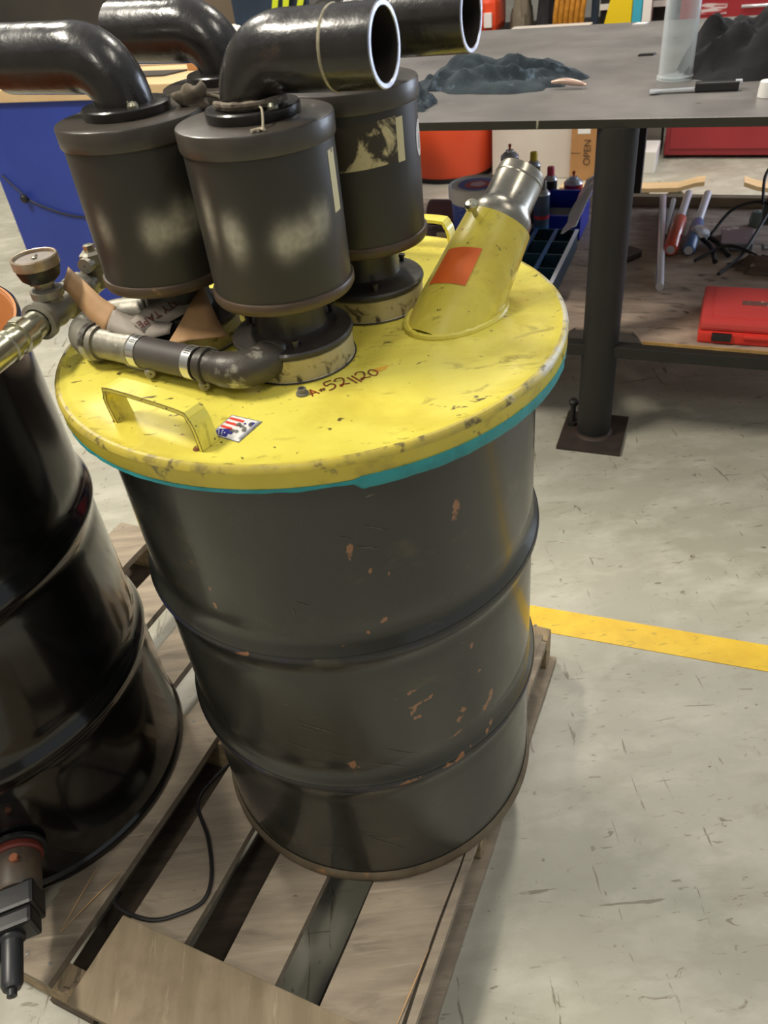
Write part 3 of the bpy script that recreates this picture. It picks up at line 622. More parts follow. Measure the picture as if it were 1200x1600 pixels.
for k, ch in enumerate('A#521120'):
    kk = 1.25 if ch in '52' else 1
    if ch == '#': kk = 1.0
    for st in GL[ch]:
        pp = [w0+wx*(cx+p[0]*wc*kk*.9)+wy*((p[1]+.1*math.sin(k))*hh*(kk if ch != '#' else .8)) for p in st]
        if len(pp) > 2: pp = smooth(pp, 4)
        for p in pp: p.z = ZL+.0006
        L = []
        for i, p in enumerate(pp):
            d = (pp[min(i+1, len(pp)-1)]-pp[max(i-1, 0)]).normalized(); nn_ = Vector((-d.y, d.x, 0))*(.0010 if ch != '#' else .0006)
            L.append((b.v(p+nn_), b.v(p-nn_)))
        for (a, c), (d, e) in zip(L, L[1:]): b.f([a, c, e, d])
    cx += adv[ch]*wc*kk*.93
b.build('marker_writing', m_marker, head)
b = MB(); sm_ = Vector((.016, .800, ZL+.0003)); b.f([b.v(sm_+wx*math.cos(a)*.010*(1+.2*math.sin(3*a))+wy*math.sin(a)*.005) for a in [2*PI*k/16 for k in range(16)]]); b.build('orange_smudge', m_smudge, head)
# flag sticker (diamond)
c00, c10, c11, c01 = Vector((-.1705, .703, 0)), Vector((-.1385, .680, 0)), Vector((-.1155, .7155, 0)), Vector((-.150, .7375, 0))
def SQ(u, v, k=1): p = c00*(1-u)*(1-v)+c10*u*(1-v)+c11*u*v+c01*(1-u)*v; return (p.x, p.y, ZL+.0004+.0002*k)
MW, MR, MBl, MK, MG = m_white, M('flag_red', 'd84a3a', .4), M('flag_blue', '2c2f86', .4), M('scratched_black', '3a3835', .5, var='8a8780', vscale=160), M('sticker_silver', 'a5a6b0', .4)
b = MB()
def pol(mm, pts, k): b.mat(mm); b.f([b.v(SQ(u, v, k)) for u, v in pts])
pol(MK, [(0, 0), (1, 0), (1, 1), (0, 1)], 0); pol(MW, [(.03, .03), (.97, .03), (.97, .97), (.03, .97)], 1)
pol(MBl, [(.06, .06), (.52, .06), (.42, .42), (.06, .30)], 2)
for u0_, v0_, v1_ in ((.05, .36, .62), (.05, .70, .93), (.22, .42, .93), (.40, .46, .93)):
    pass
for k, (pa, pb) in enumerate((((.06, .36), (.06, .62)), ((.10, .70), (.05, .92)), ((.26, .72), (.26, .93)), ((.46, .74), (.50, .93)))): pass
for v in (.34, .54, .74):
    pol(MR, [(.05, v+.05), (.05, v+.15), (.42+.1*(v > .5), v+.13), (.44+.1*(v > .5), v+.03)], 2)
for (u, v) in ((.12, .12), (.22, .12), (.32, .12), (.17, .19), (.27, .19), (.12, .25), (.24, .27), (.36, .2)):
    pol(MW, [(u+.025*math.cos(a), v+.025*math.sin(a)) for a in [2*PI*k/6 for k in range(6)]], 3)
for k in range(16):
    u, v = rnd.uniform(.5, .9), rnd.uniform(.2, .85); s_ = rnd.uniform(.04, .10); pol((MK, MK, MBl)[k % 3], [(u+s_*math.cos(a)*rnd.uniform(.5, 1.2), v+s_*math.sin(a)*rnd.uniform(.5, 1.2)) for a in [2*PI*j/9 for j in range(9)]], 4+k*.2)
pol(MG, [(.9, .1), (.96, .1), (.96, .95), (.9, .95)], 8)
b.build('flag_sticker', None, head)
# ================================================================ crumpled tape box strip lying between pipe and mufflers
sc = thing('torn_paper_tape', 'crumpled kraft paper tape strip printed TAPE, wedged beside the hose under the mufflers', 'paper tape', (-.24, .89, 1.06))
def strip(pts, wds, m, name, n=6, tw=None):
    b = MB(); P = smooth(pts, n); Wd = smooth(wds, n); L = []
    for p, w_ in zip(P, Wd): L.append([b.v(p-w_), b.v(p-w_*.3+Vector((0, 0, .0015))), b.v(p+w_*.3+Vector((0, 0, .001))), b.v(p+w_)])
    for a, c in zip(L, L[1:]):
        for i in range(3): b.f([a[i], a[i+1], c[i+1], c[i]], True)
    o = b.build(name, m, sc); md_ = o.modifiers.new('t', 'SOLIDIFY'); md_.thickness = .0006; return o
V = Vector
strip([V((-.362, .985, 1.095)), V((-.340, .955, 1.083)), V((-.318, .925, 1.073)), V((-.298, .905, 1.066))], [V((.003, .012, .008)), V((.006, .008, .012)), V((.008, .009, .010)), V((.008, .010, .010))], m_kraft, 'kraft_flap')
strip([V((-.298, .902, 1.067)), V((-.272, .884, 1.062)), V((-.250, .876, 1.059)), V((-.222, .872, 1.059))], [V((.004, .012, .007)), V((.004, .012, .007)), V((.003, .012, .006)), V((.002, .006, .004))], m_tape, 'lower_tape')
tq = [V((-.262, .876, 1.0635)), V((-.240, .893, 1.068)), V((-.212, .915, 1.074)), V((-.190, .930, 1.080))]
tw_ = [V((.008, -.006, -.006)), V((.009, -.008, -.009)), V((.009, -.008, -.010)), V((.007, -.006, -.007))]
strip(tq, tw_, m_tape, 'printed_tape')
strip([V((-.186, .93, 1.082)), V((-.188, .905, 1.069)), V((-.190, .878, 1.054)), V((-.192, .858, 1.046))], [V((.002, .001, .0)), V((.012, .004, -.004)), V((.024, .008, -.006)), V((.034, .010, -.004))], m_kraft, 'kraft_fold')
# printed word, upside down along the strip
fx = (tq[0]-tq[3]).normalized(); fy = -Vector(tw_[1]).normalized()*-1; fn_ = fx.cross(fy).normalized(); fy = fn_.cross(fx)
def text(s, size, o, x, y, m, name, parent, ext=.0002):
    cu_ = bpy.data.curves.new(name, 'FONT'); cu_.body = s; cu_.size = size; cu_.extrude = ext; cu_.align_x = 'CENTER'; cu_.align_y = 'CENTER'
    t = bpy.data.objects.new(name, cu_); C.objects.link(t); x = Vector(x).normalized(); z = x.cross(Vector(y)).normalized(); y = z.cross(x)
    Mx = Matrix(((x.x, y.x, z.x, o[0]), (x.y, y.y, z.y, o[1]), (x.z, y.z, z.z, o[2]), (0, 0, 0, 1)))
    dg = bpy.context.evaluated_depsgraph_get(); me = bpy.data.meshes.new_from_object(t.evaluated_get(dg)); bpy.data.objects.remove(t)
    me.transform(WM[parent.name].inverted() @ Mx); me.materials.clear(); me.materials.append(m)
    ob = bpy.data.objects.new(name, me); C.objects.link(ob); ob.parent = parent; WM[ob.name] = WM[parent.name]; return ob
nrm = fn_ if fn_.dot(CAM-tq[1]) > 0 else -fn_
yv = nrm.cross(fx)
text('DUTY TAPE', .0135, (tq[1]+tq[2])/2*.5+tq[1]*.5+nrm*.0030, fx, yv, m_ink, 'printed_word', sc)
# string on the front muffler and dirty knot between mufflers
fl = Vector((-.080, .857, ZL+.2765))
b = MB()
pts = [fl+Vector((-.034, -.008, .001)), fl+Vector((-.018, -.032, .002)), fl+Vector((.008, -.036, .002)), fl+Vector((.026, -.026, .002)), fl+Vector((.034, -.01, .002))]
for o_ in (0, .0025): b.sweep(smooth([p+Vector((0, -o_, o_)) for p in pts], 5), [.0028+.0012*noise.noise(Vector((i*.8, o_*900, 0))) for i in range(21)], n=7)
tag(b.build('dirty_string', M('grimy_string', '5a5046', .9, var='8d8272', vscale=120), None, loc=fl), 'grimy string tied round the elbow base of the front muffler', 'string')
b = MB(); b.sweep(smooth([fl+Vector((.010, -.037, .002)), fl+Vector((.013, -.050, .000)), fl+Vector((.012, -.062, -.0112)), fl+Vector((.009, -.066, -.0115))], 5), .0011, n=6)
for k in range(3): b.sweep([fl+Vector((.009, -.066, -.0115)), fl+Vector((.002+.006*k, -.074, -.0112))], [.0011, .0016], n=6)
tag(b.build('string_end', M('pale_string', 'b4aa93', .9), None, loc=fl), 'frayed pale string end hanging over the front muffler flange', 'string')
b = MB(); b.soft = 1; kn = Vector((-.150, .955, ZL+.262)); bmesh.ops.create_icosphere(b.b, subdivisions=3, radius=.014, matrix=Matrix.Translation(kn+Vector((0, 0, .008))))
for v in b.b.verts: d = v.co-kn; v.co += d*(.75*noise.noise(d*75)+.25*noise.noise(d*200)-.1); v.co.x = kn.x+(v.co.x-kn.x)*1.3
for f_ in b.b.faces: f_.smooth = True
b.sweep(smooth([kn+Vector((.012, 0, .010)), kn+Vector((.03, -.015, .008)), fl+Vector((-.03, .01, .003))], 5), .0022, n=7)
b.sweep(smooth([kn+Vector((.010, .01, .008)), kn+Vector((.035, .03, .004)), kn+Vector((.06, .03, .006))], 5), .0022, n=7)
tag(b.build('rag_knot', M('grimy_rag', '6b6152', .9, var='4c4439', vscale=60), None, loc=kn), 'grimy brown rag knot between the tops of the front mufflers', 'rag')
# ================================================================ WELDING TABLE
ZT = .945
tbl = thing('steel_work_table', 'long black steel work table with round leg and lower wooden shelf behind the drum', 'table', TB(-.245, 2.2, 0), TE)
b = MB().at(TT); b.box(-1.55, 1.45, 2.152, 3.67, ZT-.020, ZT, .0015); top = b.build('table_top', m_steelblk, tbl)
b = MB().at(TT); b.box(-1.55, 1.45, 2.1505, 2.153, ZT-.021, ZT-.0008); b.build('front_edge', m_edge, tbl)
def leg(e, n, r=.052):
    b = MB(); b.lathe([(r, .008), (r, ZT-.0205)], TB(e, n, 0), n=32, cap0=True, cap1=True)
    o = b.build('leg', m_leg, tbl)
    b = MB().at(TT); b.box(e-.098, e+.098, n-.11, n+.11, 0, .012, .001); b.build('foot_plate', M('foot_plate_steel', '3b322c', .5, var='2c2622', vscale=12), o)
    b = MB(); b.lathe([(r+.009, .012), (r+.003, .015), (r, .021)], TB(e, n, 0), n=32); b.build('weld_ring', M('weld_brown', '3a2c24', .5), o)
    b = MB()
    b.lathe([(.009, .012), (.009, .085), (.015, .086), (.016, .098), (.010, .104), (.001, .104)], TB(e-.072, n+.03, 0), n=10); b.lathe([(.019, .012), (.019, .024), (.001, .024)], TB(e-.072, n+.03, 0), n=6); b.build('levelling_bolt', m_leg, o)
    return o
leg(-.243, 2.172+.02)
leg(1.32, 2.20)
b = MB().at(TT); b.box(-.323, -.297+.02, 3.49, 3.54, .0, ZT-.02, .002); b.build('leg', m_leg, tbl)
b = MB().at(TT); b.box(-.327, -.323, 3.49, 3.50, .0, ZT-.02); b.build('bright_leg_edge', M('grey_edge', '8a8f9c', .4), tbl)
b = MB().at(TT); b.box(-1.5, 1.3, 2.162, 2.202, .292, .328, .003); b.box(-1.5, 1.3, 3.42, 3.46, .292, .328, .003); b.build('shelf_rail', m_leg, tbl)
b = MB().at(TT)
poly = [(-1.5, 2.20), (-.36, 2.20), (-.33, 2.26), (-.16, 2.26), (-.125, 2.195), (1.3, 2.17), (1.3, 3.44), (-1.5, 3.44)]
b.mat(m_shelf).prism(poly, .3285, .335); b.build('shelf_board', None, tbl)
b = MB().at(TT); b.prism([(-.125, 2.1935), (1.3, 2.1685), (1.3, 2.1725), (-.123, 2.198)], .328, .3365); b.build('shelf_edge', m_gold, tbl)
b = MB().at(TT); b.box(-.36, 1.25, 3.395, 3.435, .3355, .372, .002); tag(b.build('wood_batten', M('batten_wood', '9d8a6c', .7, var='8c7a5f', vscale=8), None, loc=TB(.4, 3.41, .3355)), 'rough wooden batten lying along the back of the table shelf', 'wood batten')
# ---- cloth blobs
def cloth(name, label, cat, m, c, rx, ry, h, rz, seed, amp=.35, n=84, freq=3.2, aspectf=1.0):
    b = MB(); rows = []; c = Vector(c); nr = 30; ca, sa = math.cos(rz), math.sin(rz)
    for j in range(nr+1):
        u = j/nr; row = []
        for i in range(n):
            a = 2*PI*i/n; dx, dy = math.cos(a), math.sin(a)
            ed = 1+amp*noise.noise(Vector((dx*1.7+seed, dy*1.7, seed)))+amp*.5*noise.noise(Vector((dx*5+seed, dy*5, 0)))
            x, y = dx*u*rx*ed, dy*u*ry*ed
            q = Vector((x/rx*freq*.5+seed, y/ry*freq*.5*aspectf, seed*2))
            w1_ = noise.noise(q*.7+Vector((3, 1, 0))); w2_ = noise.noise(q*.9+Vector((0, 7, 2)))
            f1 = .5+.5*math.sin(3.2*q.y+1.1*q.x+6.5*w1_); f2 = .5+.5*math.sin(5.5*q.x-2.5*q.y+7*w2_+2*w1_)
            z = h*(max(0, 1-u**4))*(.38+.40*f1**1.5+.22*f2+.55*w1_+.12*noise.noise(q*5))
            z = max(z, .006*(1-u))
            if u > .98: z = 0
            row.append(b.v((c.x+x*ca-y*sa, c.y+x*sa+y*ca, c.z+.0005+z)))
            if j == 0: break
        rows.append(row)
    for i in range(n): b.f([rows[0][0], rows[1][i], rows[1][(i+1) % n]], True)
    for A, B in zip(rows[1:], rows[2:]):
        for i in range(n): b.f([A[i], B[i], B[(i+1) % n], A[(i+1) % n]], True)
    b.f(rows[-1][::-1])
    return tag(b.build(name, m, None, loc=c), label, cat)
cloth('shop_rag', 'long wrinkled blue-grey rag lying along the table top behind the mufflers', 'rag', m_rag, TB(-.66, 2.60, ZT), .27, .12, .062, TE, 3.1, freq=4.2)
cloth('shop_rag', 'small bunched blue-grey rag beside the right muffler on the table edge', 'rag', m_rag, TB(-.85, 2.36, ZT), .07, .11, .06, TE+.4, 7.7)
cloth('black_jacket', 'crumpled black cloth jacket heaped on the table at the right', 'jacket', m_rag2, TB(.10, 2.72, ZT), .25, .18, .15, TE, 5.3, amp=.25, freq=3.2)
# hand in glove tip / metal clip at rag end
b = MB(); b.sweep(smooth([TB(-.475, 2.51, ZT+.018), TB(-.44, 2.51, ZT+.020), TB(-.395, 2.505, ZT+.014), TB(-.375, 2.50, ZT+.010)], 5), [.004+.005*math.sin(PI*min(1, i/13)) for i in range(16)], n=12)
tag(b.build('spring_clip', M('pinkish_steel_clip', 'b59a8c', .35, metal=.4), None, loc=TB(-.42, 2.505, ZT)), 'small pinkish metal clip at the end of the blue-grey rag', 'clip')
# clear cylinder
cyc = TB(-.145, 2.60, ZT+.0005)
b = MB(); b.lathe([(.001, .006), (.043, .006), (.043, .42), (.046, .42), (.046, .012), (.050, .008), (.050, 0), (.001, 0)], cyc, n=40)
tag(b.build('measuring_cylinder', m_acr, None, loc=cyc), 'tall clear plastic cylinder standing on the steel table near the black jacket', 'measuring cylinder')
# knife / scraper
kf = thing('putty_scraper', 'scraper with bare steel blade and black handle near the table front edge', 'scraper', TB(-.09, 2.41, ZT+.0005), TE)
p0, p1, p2 = V((.840, 2.272, ZT+.006)), V((.949, 2.235, ZT+.010)), V((1.050, 2.190, ZT+.012))
b = MB(); dk = (p2-p0).normalized(); nk = V((-dk.y, dk.x, 0))
prf = [(0, .020), (.012, .020), (.03, .010), (.112, .010)]; L = []
for a, w_ in prf:
    L.append([b.v(p0+dk*a+nk*w_+V((0, 0, -.002))), b.v(p0+dk*a-nk*w_+V((0, 0, -.002))), b.v(p0+dk*a-nk*w_+V((0, 0, .002))), b.v(p0+dk*a+nk*w_+V((0, 0, .002)))])
for A, B in zip(L, L[1:]):
    for i in range(4): b.f([A[i], A[(i+1) % 4], B[(i+1) % 4], B[i]])
b.f(L[0]); b.f(L[-1][::-1]); b.build('blade', m_chrome, kf)
T_ = Matrix(((dk.x, nk.x, 0, p1.x), (dk.y, nk.y, 0, p1.y), (0, 0, 1, p1.z-.009), (0, 0, 0, 1)))
b = MB().at(T_); b.box(-.002, .105, -.014, .014, 0, .022, .004); b.build('handle', m_blackpl, kf)
b = MB().at(T_); b.box(.095, .112, -.008, .008, .016, .024, .002); b.build('steel_ferrule', m_chrome, kf)
b = MB(); b.lathe([(.021, 0), (.0205, .018), (.019, .034), (.017, .036), (.001, .036)], V((1.072, 2.095, ZT+.0005)), n=24); tag(b.build('white_bottle_top', m_white, None, loc=(1.072, 2.095, ZT)), 'small white plastic cap at the right end of the table', 'cap')
b = MB(); b.prism([(1.17, 3.42), (1.21, 3.40), (1.235, 3.425), (1.20, 3.445)], ZT+.0005, ZT+.004); tag(b.build('white_scrap', m_white, None, loc=(1.2, 3.42, ZT)), 'white paper scrap near the back edge of the table', 'scrap')
b = MB(); b.prism([(.985, 2.80), (1.03, 2.785), (1.045, 2.80), (1.0, 2.818)], ZT+.0005, ZT+.005); tag(b.build('dark_chip', m_cable, None, loc=(1.013, 2.80, ZT)), 'thin dark metal chip in the middle of the table top', 'metal chip')
# ================================================================ THINGS ON THE SHELF
ZS = .3355
# red case
rc = thing('tool_case', 'red plastic tool case with black latch at the front of the shelf', 'tool case', TB(.22, 2.33, ZS), TE)
b = MB().at(TT); b.box(.022, .46, 2.215, 2.47, ZS, ZS+.036, .008); b.build('case_base', m_red, rc)
b = MB().at(TT); b.box(.024, .458, 2.218, 2.468, ZS+.037, ZS+.068, .010); b.box(.055, .43, 2.245, 2.44, ZS+.066, ZS+.0705, .002); lid = b.build('case_lid', M('faded_red_plastic', 'c8423f', .4), rc)
b = MB().at(TT); b.box(.060, .112, 2.206, 2.218, ZS+.012, ZS+.034, .002); b.build('latch', m_blackpl, rc)
b = MB().at(TT); b.box(.14, .30, 2.207, 2.217, ZS+.022, ZS+.034, .004); b.build('carry_handle', m_red, rc)
b = MB().at(TT); b.box(.13, .30, 2.33, 2.36, ZS+.0705, ZS+.0712); b.build('name_plate', M('plate_brown', '6e4a44', .4, layers=[('d0b8b0', 60, .62, .66)]), lid)
# organiser with divided cells
cr_ = thing('parts_organiser', 'dark teal open-top parts organiser with divided cells left of the table leg', 'organiser', TB(-.52, 2.7, ZS), TE)
e0, e1, n0, n1, zc_ = -.655, -.435, 2.40, 2.885, ZS+.075
b = MB().at(TT); b.box(e0, e1, n0, n1, ZS, ZS+.006); b.build('tray_bottom', m_crate, cr_)
for i in range(4):
    e = e0+(e1-e0)*i/3; b = MB().at(TT); b.box(e-.0025, e+.0025, n0, n1, ZS+.006, zc_); b.build('divider', m_crate, cr_)
    b = MB().at(TT); b.box(e-.0065, e+.0065, n0, n1, zc_, zc_+.003); b.build('divider_edge', m_cratee if i < 3 else m_foil, cr_)
for j in range(5):
    nn = n0+(n1-n0)*j/4; b = MB().at(TT); b.box(e0, e1, nn-.002, nn+.002, ZS+.006, zc_-.001); b.build('cross_divider', m_crate, cr_)
    b = MB().at(TT); b.box(e0, e1, nn-.0025, nn+.0025, zc_-.001, zc_+.0015); b.build('cross_divider_edge', M('teal_edge', '2f4a5c', .4), cr_)
# white wipes bucket
bk = TB(-.80, 2.88, ZS); bt = thing('wipes_bucket', 'white tub with blue and red label on the shelf behind the yellow nozzle', 'tub', bk)
b = MB(); b.lathe([(.001, 0), (.086, 0), (.088, .004), (.100, .205)], bk, n=48); b.build('tub_wall', m_white, bt)
b = MB(); b.lathe([(.0902, .03), (.0993, .180)], bk, n=48); b.build('blue_label', m_blueink, bt)
b = MB(); b.lathe([(.104, .194), (.109, .196), (.109, .232), (.105, .238), (.100, .236), (.098, .234), (.001, .234)], bk, n=48); ld = b.build('tub_lid', m_white, bt)
b = MB(); b.lathe([(.073, .2345), (.001, .2345)], bk+V((0, 0, .0005)), n=40); b.build('lid_label', M('lid_blue', '4a5fb8', .4, layers=[('d9a24a', 20, .66, .7)]), ld)
b = MB(); b.lathe([(.046, .2352), (.001, .2352)], bk+V((-.004, -.008, .0005)), n=32); b.build('lid_badge', m_redlab, ld)
b = MB(); b.lathe([(.032, .2358), (.001, .2358)], bk+V((-.002, -.008, .0005)), n=5); b.build('lid_badge_centre', M('badge_pink', 'e0b6c8', .4), ld)
fb = math.atan2(-bk.y, -bk.x)
b = MB(); g = []
for k in range(24):
    t = 2*PI*k/24; a = fb-.25+.030/.09*math.cos(t); zz = .10+.032*math.sin(t); rr = .0902+(zz-.03)*.0607+.0006; g.append(b.v(bk+V((math.cos(a)*rr, math.sin(a)*rr, zz))))
b.f(g); b.build('front_badge', m_redlab, bt)
# spray cans
def can(name, label, e, n, h, r, bodym, capm, bands=(), nozzle=None, gp='spray cans on the table shelf', cone=True):
    p = TB(e, n, ZS+.0); t = thing(name, label, 'spray can', p, 0, gp)
    b = MB(); b.lathe([(.001, 0), (r*.95, 0), (r, .004), (r, h)], p, n=28); b.build('can_body', bodym, t)
    for z0, z1, mm in bands: b = MB(); b.lathe([(r+.0004, z0*h), (r+.0004, z1*h)], p, n=28); b.build('label_band', mm, t)
    b = MB(); b.lathe([(r, h), (r*1.04, h+.002), (r*.98, h+.006), (r*.62, h+.018), (r*.45, h+.020), (r*.45, h+.026), (.001, h+.027)], p, n=28); b.build('can_dome', m_chrome, t)
    if capm: b = MB(); b.lathe([(r*.55, h+.016), (r*.55, h+.045), (r*.48, h+.050), (.001, h+.051)], p, n=24); b.build('cap', capm, t)
    if nozzle: b = MB(); b.lathe([(.004, h+.024), (.004, h+.036), (.006, h+.037), (.006, h+.046), (.001, h+.047)], p, n=10); b.build('spray_nozzle', nozzle, t)
    return t
m_cangrey = M('grey_can_print', '5b6474', .35, metal=.3)
can('spray_can', 'grey-blue spray can with red band just right of the steel nozzle tube', -.575, 2.93, .185, .028, M('slate_can', '4a5a70', .35), m_grey, [(.0, .42, M('blue_can_print', '3c6a9a', .35, layers=[('a8b4c4', 60, .6, .66)])), (.55, .62, m_redlab)])
can('spray_can', 'black spray can with pink-red cap behind the grey-blue can', -.60, 3.22, .150, .026, m_blackpl, M('pink_cap', 'd8485a', .35))
can('spray_can', 'red aerosol can with bare silver dome next to the table leg', -.52, 3.28, .120, .037, M('red_can', 'a82a26', .3), None, [], M('red_noz', 'b03020', .4))
can('spray_can', 'silver-domed can with red nozzle behind the steel nozzle tube', -.74, 3.12, .262, .034, m_cangrey, None, [], M('red_noz', 'b03020', .4))
can('spray_can', 'yellow-capped spray can behind the steel nozzle tube', -.66, 3.18, .215, .026, m_olive, m_yp)
# cobalt bin
bb = thing('storage_bin', 'cobalt blue open storage bin beside the table leg', 'bin', TB(-.52, 3.08, ZS), TE)
b = MB().at(TT)
for (a0, a1, b0, b1, z0, z1) in ((-.60, -.44, 2.985, 3.0, 0, .09), (-.60, -.44, 3.19, 3.205, 0, .12), (-.60, -.59, 3.0, 3.19, 0, .10), (-.45, -.44, 3.0, 3.19, 0, .10), (-.59, -.45, 3.0, 3.19, 0, .01)): b.box(a0, a1, b0, b1, ZS+z0, ZS+z1, .002)
b.build('bin_body', m_bluebin, bb)
b = MB().at(TT); b.box(-.585, -.455, 3.0, 3.10, ZS+.055, ZS+.086, .01); b.build('black_content', m_blackpl, bb)
# crinkled film with blue strip
b = MB().at(TT); rr_ = random.Random(2); g = []
for i in range(9):
    g.append([b.v((-.455+.055*j/3-.03*(1-i/8)+rr_.uniform(-.006, .006), 2.80+.36*i/8, ZS+.078+.012*j+.09*(i/8)**1.3+rr_.uniform(0, .014))) for j in range(4)])
for i in range(8):
    for j in range(3): b.f([g[i][j], g[i+1][j], g[i+1][j+1], g[i][j+1]])
fo = b.build('plastic_film', m_foil, None, loc=TB(-.45, 2.95, ZS+.08)); md_ = fo.modifiers.new('t', 'SOLIDIFY'); md_.thickness = .001; tag(fo, 'crinkled clear film draped between organiser and table leg', 'plastic film')
b = MB().at(TT); vs = [(-.455, 3.02, ZS+.11), (-.43, 3.02, ZS+.115), (-.395, 3.30, ZS+.20), (-.425, 3.30, ZS+.20)]
b.f([b.v(p) for p in vs]); fo = b.build('blue_strip', m_bluebin, None, loc=TB(-.43, 3.1, ZS+.15)); md_ = fo.modifiers.new('t', 'SOLIDIFY'); md_.thickness = .004; tag(fo, 'slanted bright blue plastic strip beside the table leg', 'plastic strip')
# rolled towel + brass fitting left of tub
b = MB(); b.sweep(smooth([TB(-1.06, 3.10, ZS+.055), TB(-.98, 3.09, ZS+.058), TB(-.93, 3.08, ZS+.055)], 5), .05, n=18); tag(b.build('rolled_towel', M('dusty_mauve_cloth', '7d5a5c', .9), None, loc=TB(-1.0, 3.09, ZS)), 'dusty mauve rolled cloth under the orange barrel, left of the tub', 'cloth')
ft = thing('pipe_fitting', 'brassy pipe fitting with pale tube lying left of the white tub', 'pipe fitting', TB(-.93, 2.86, ZS), TE)
b = MB(); b.sweep([TB(-1.06, 2.80, ZS+.02), TB(-.93, 2.83, ZS+.022)], .014, n=14); b.build('tube', M('pale_tube', 'b0a49a', .4), ft)
b = MB(); b.lathe([(.001, 0), (.022, 0), (.026, .012), (.022, .03), (.012, .034), (.012, .05), (.001, .05)], TB(-.92, 2.84, ZS), n=16); b.build('body', M('tarnished_brass', '8c7b5e', .35, metal=.5), ft)
b = MB().at(TT); b.box(-.955, -.895, 2.835, 2.85, ZS+.05, ZS+.066, .003); b.build('tee_handle', M('cream_brass', 'd8cca0', .3, metal=.4), ft)
# tools right of the leg
def rod(name, label, cat, a, c, r, m, grip=None, g=None, gr=None):
    a, c = Vector(a), Vector(c); t = thing(name, label, cat, ((a+c)/2).xy.to_3d()+V((0, 0, ZS)), 0, g)
    b = MB(); b.sweep([a, a.lerp(c, .5), c], r, n=12); b.build('shaft', m, t)
    if grip: gm, q0, q1, gr_ = grip; b = MB(); d = (c-a); L = d.length; b.lathe([(.001, 0), (gr_*.8, .002), (gr_, .01), (gr_, (q1-q0)*L-.012), (gr_*.7, (q1-q0)*L-.002), (.001, (q1-q0)*L)], a+d*q0, d, n=12); b.build('grip', gm, t)
    return t
TG = 'hand tools on the shelf right of the leg'
rod('extension_bar', 'long bright steel bar lying lengthways just right of the leg', 'steel bar', TB(-.112, 2.56, ZS+.014), TB(-.178, 3.36, ZS+.045), .013, m_chrome, g=TG)
rod('thin_rod', 'short thin steel rod beside the long bright bar', 'steel rod', TB(-.135, 3.02, ZS+.012), TB(-.135, 3.33, ZS+.045), .010, m_chrome, g=TG)
rod('screwdriver', 'thick red-handled screwdriver with clear steel shaft', 'screwdriver', TB(-.105, 2.85, ZS+.027), TB(-.085, 3.38, ZS+.055), .015, m_chrome, (m_redh, 0, .52, .025), TG)
rod('screwdriver', 'blue-handled screwdriver right beside the red one', 'screwdriver', TB(-.046, 2.86, ZS+.024), TB(-.014, 3.38, ZS+.055), .015, m_chrome, (m_blh, 0, .48, .022), TG)
b = MB(); b.box(-.05, .05, -.03, .03, 0, .03, .008); bmesh.ops.transform(b.b, matrix=Matrix.Translation(TB(-.25, 2.82, ZS+.001)) @ Matrix.Rotation(.5, 4, 'Z'), verts=b.b.verts); tag(b.build('hammer_head', M('brown_iron', '4a3c33', .6, metal=.4), None, loc=TB(-.25, 2.82, ZS)), 'dark brown iron block right beside the table leg', 'iron block')
PX = .02
pl = thing('pliers', 'dark locking pliers with shiny rounded jaw beside the screwdrivers', 'pliers', TB(.01, 2.95, ZS), TE)
b = MB(); b.lathe([(.001, 0), (.028, .004), (.034, .014), (.028, .026), (.001, .03)], TB(-.02, 2.99, ZS+.03), (.25, -.3, 1), n=20); b.build('jaw', m_chrome, pl)
b = MB(); b.sweep(smooth([TB(-.01, 2.97, ZS+.03), TB(.03, 2.90, ZS+.02), TB(.045, 2.80, ZS+.012)], 5), .009, n=8); b.build('handle', m_blackpl, pl)
b = MB(); b.sweep(smooth([TB(.0, 3.0, ZS+.03), TB(.05, 2.95, ZS+.02), TB(.085, 2.86, ZS+.012)], 5), .009, n=8); b.build('handle', m_blackpl, pl)
for k, (pts, lb_) in enumerate((([(.02, 3.0, .03), (.08, 3.10, .085), (.17, 3.14, .10), (.24, 3.06, .085), (.30, 2.98, .05), (.42, 2.96, .04)], 'black cord arching over the tools to the right edge'),
                  ([(.06, 2.70, .006), (.12, 2.82, .02), (.16, 2.95, .05), (.20, 3.10, .09), (.22, 3.22, .14), (.20, 3.26, .20), (.17, 3.20, .17), (.175, 3.12, .10)], 'black cord looped upright above the pile of tools'),
                  ([(-.02, 2.80, .008), (.06, 2.88, .03), (.12, 2.86, .035), (.20, 2.80, .02), (.28, 2.80, .015), (.45, 2.82, .01)], 'black cord lying low across the front of the tools'))):
    b = MB(); b.sweep(smooth([TB(p[0], p[1], ZS+p[2]+.004) for p in pts], 6), .0055, n=8); tag(b.build('cord', m_cable, None, loc=TB(pts[0][0], pts[0][1], ZS)), lb_, 'cord', 'black cords among the tools')
b = MB().at(TT); b.box(.055, .16, 2.93, 3.10, ZS+.001, ZS+.028, .004); tag(b.build('steel_plate', M('scuffed_grey_plate', '8f95a2', .35, metal=.5, layers=[('e6e8ec', 14, .62, .66)]), None, loc=TB(.10, 3.02, ZS)), 'scuffed grey steel plate under the looped cords', 'steel plate')
gc = thing('c_clamp', 'tangled steel clamp with grey-green body at the right of the shelf', 'clamp', TB(.27, 3.02, ZS), TE)
b = MB(); b.sweep(smooth([TB(.20, 3.12, ZS+.03), TB(.20, 3.16, ZS+.10), TB(.27, 3.14, ZS+.12), TB(.34, 3.02, ZS+.09), TB(.34, 2.95, ZS+.03)], 5), .017, n=10); b.build('frame', M('grey_green_cast', '5a625c', .45, metal=.4), gc)
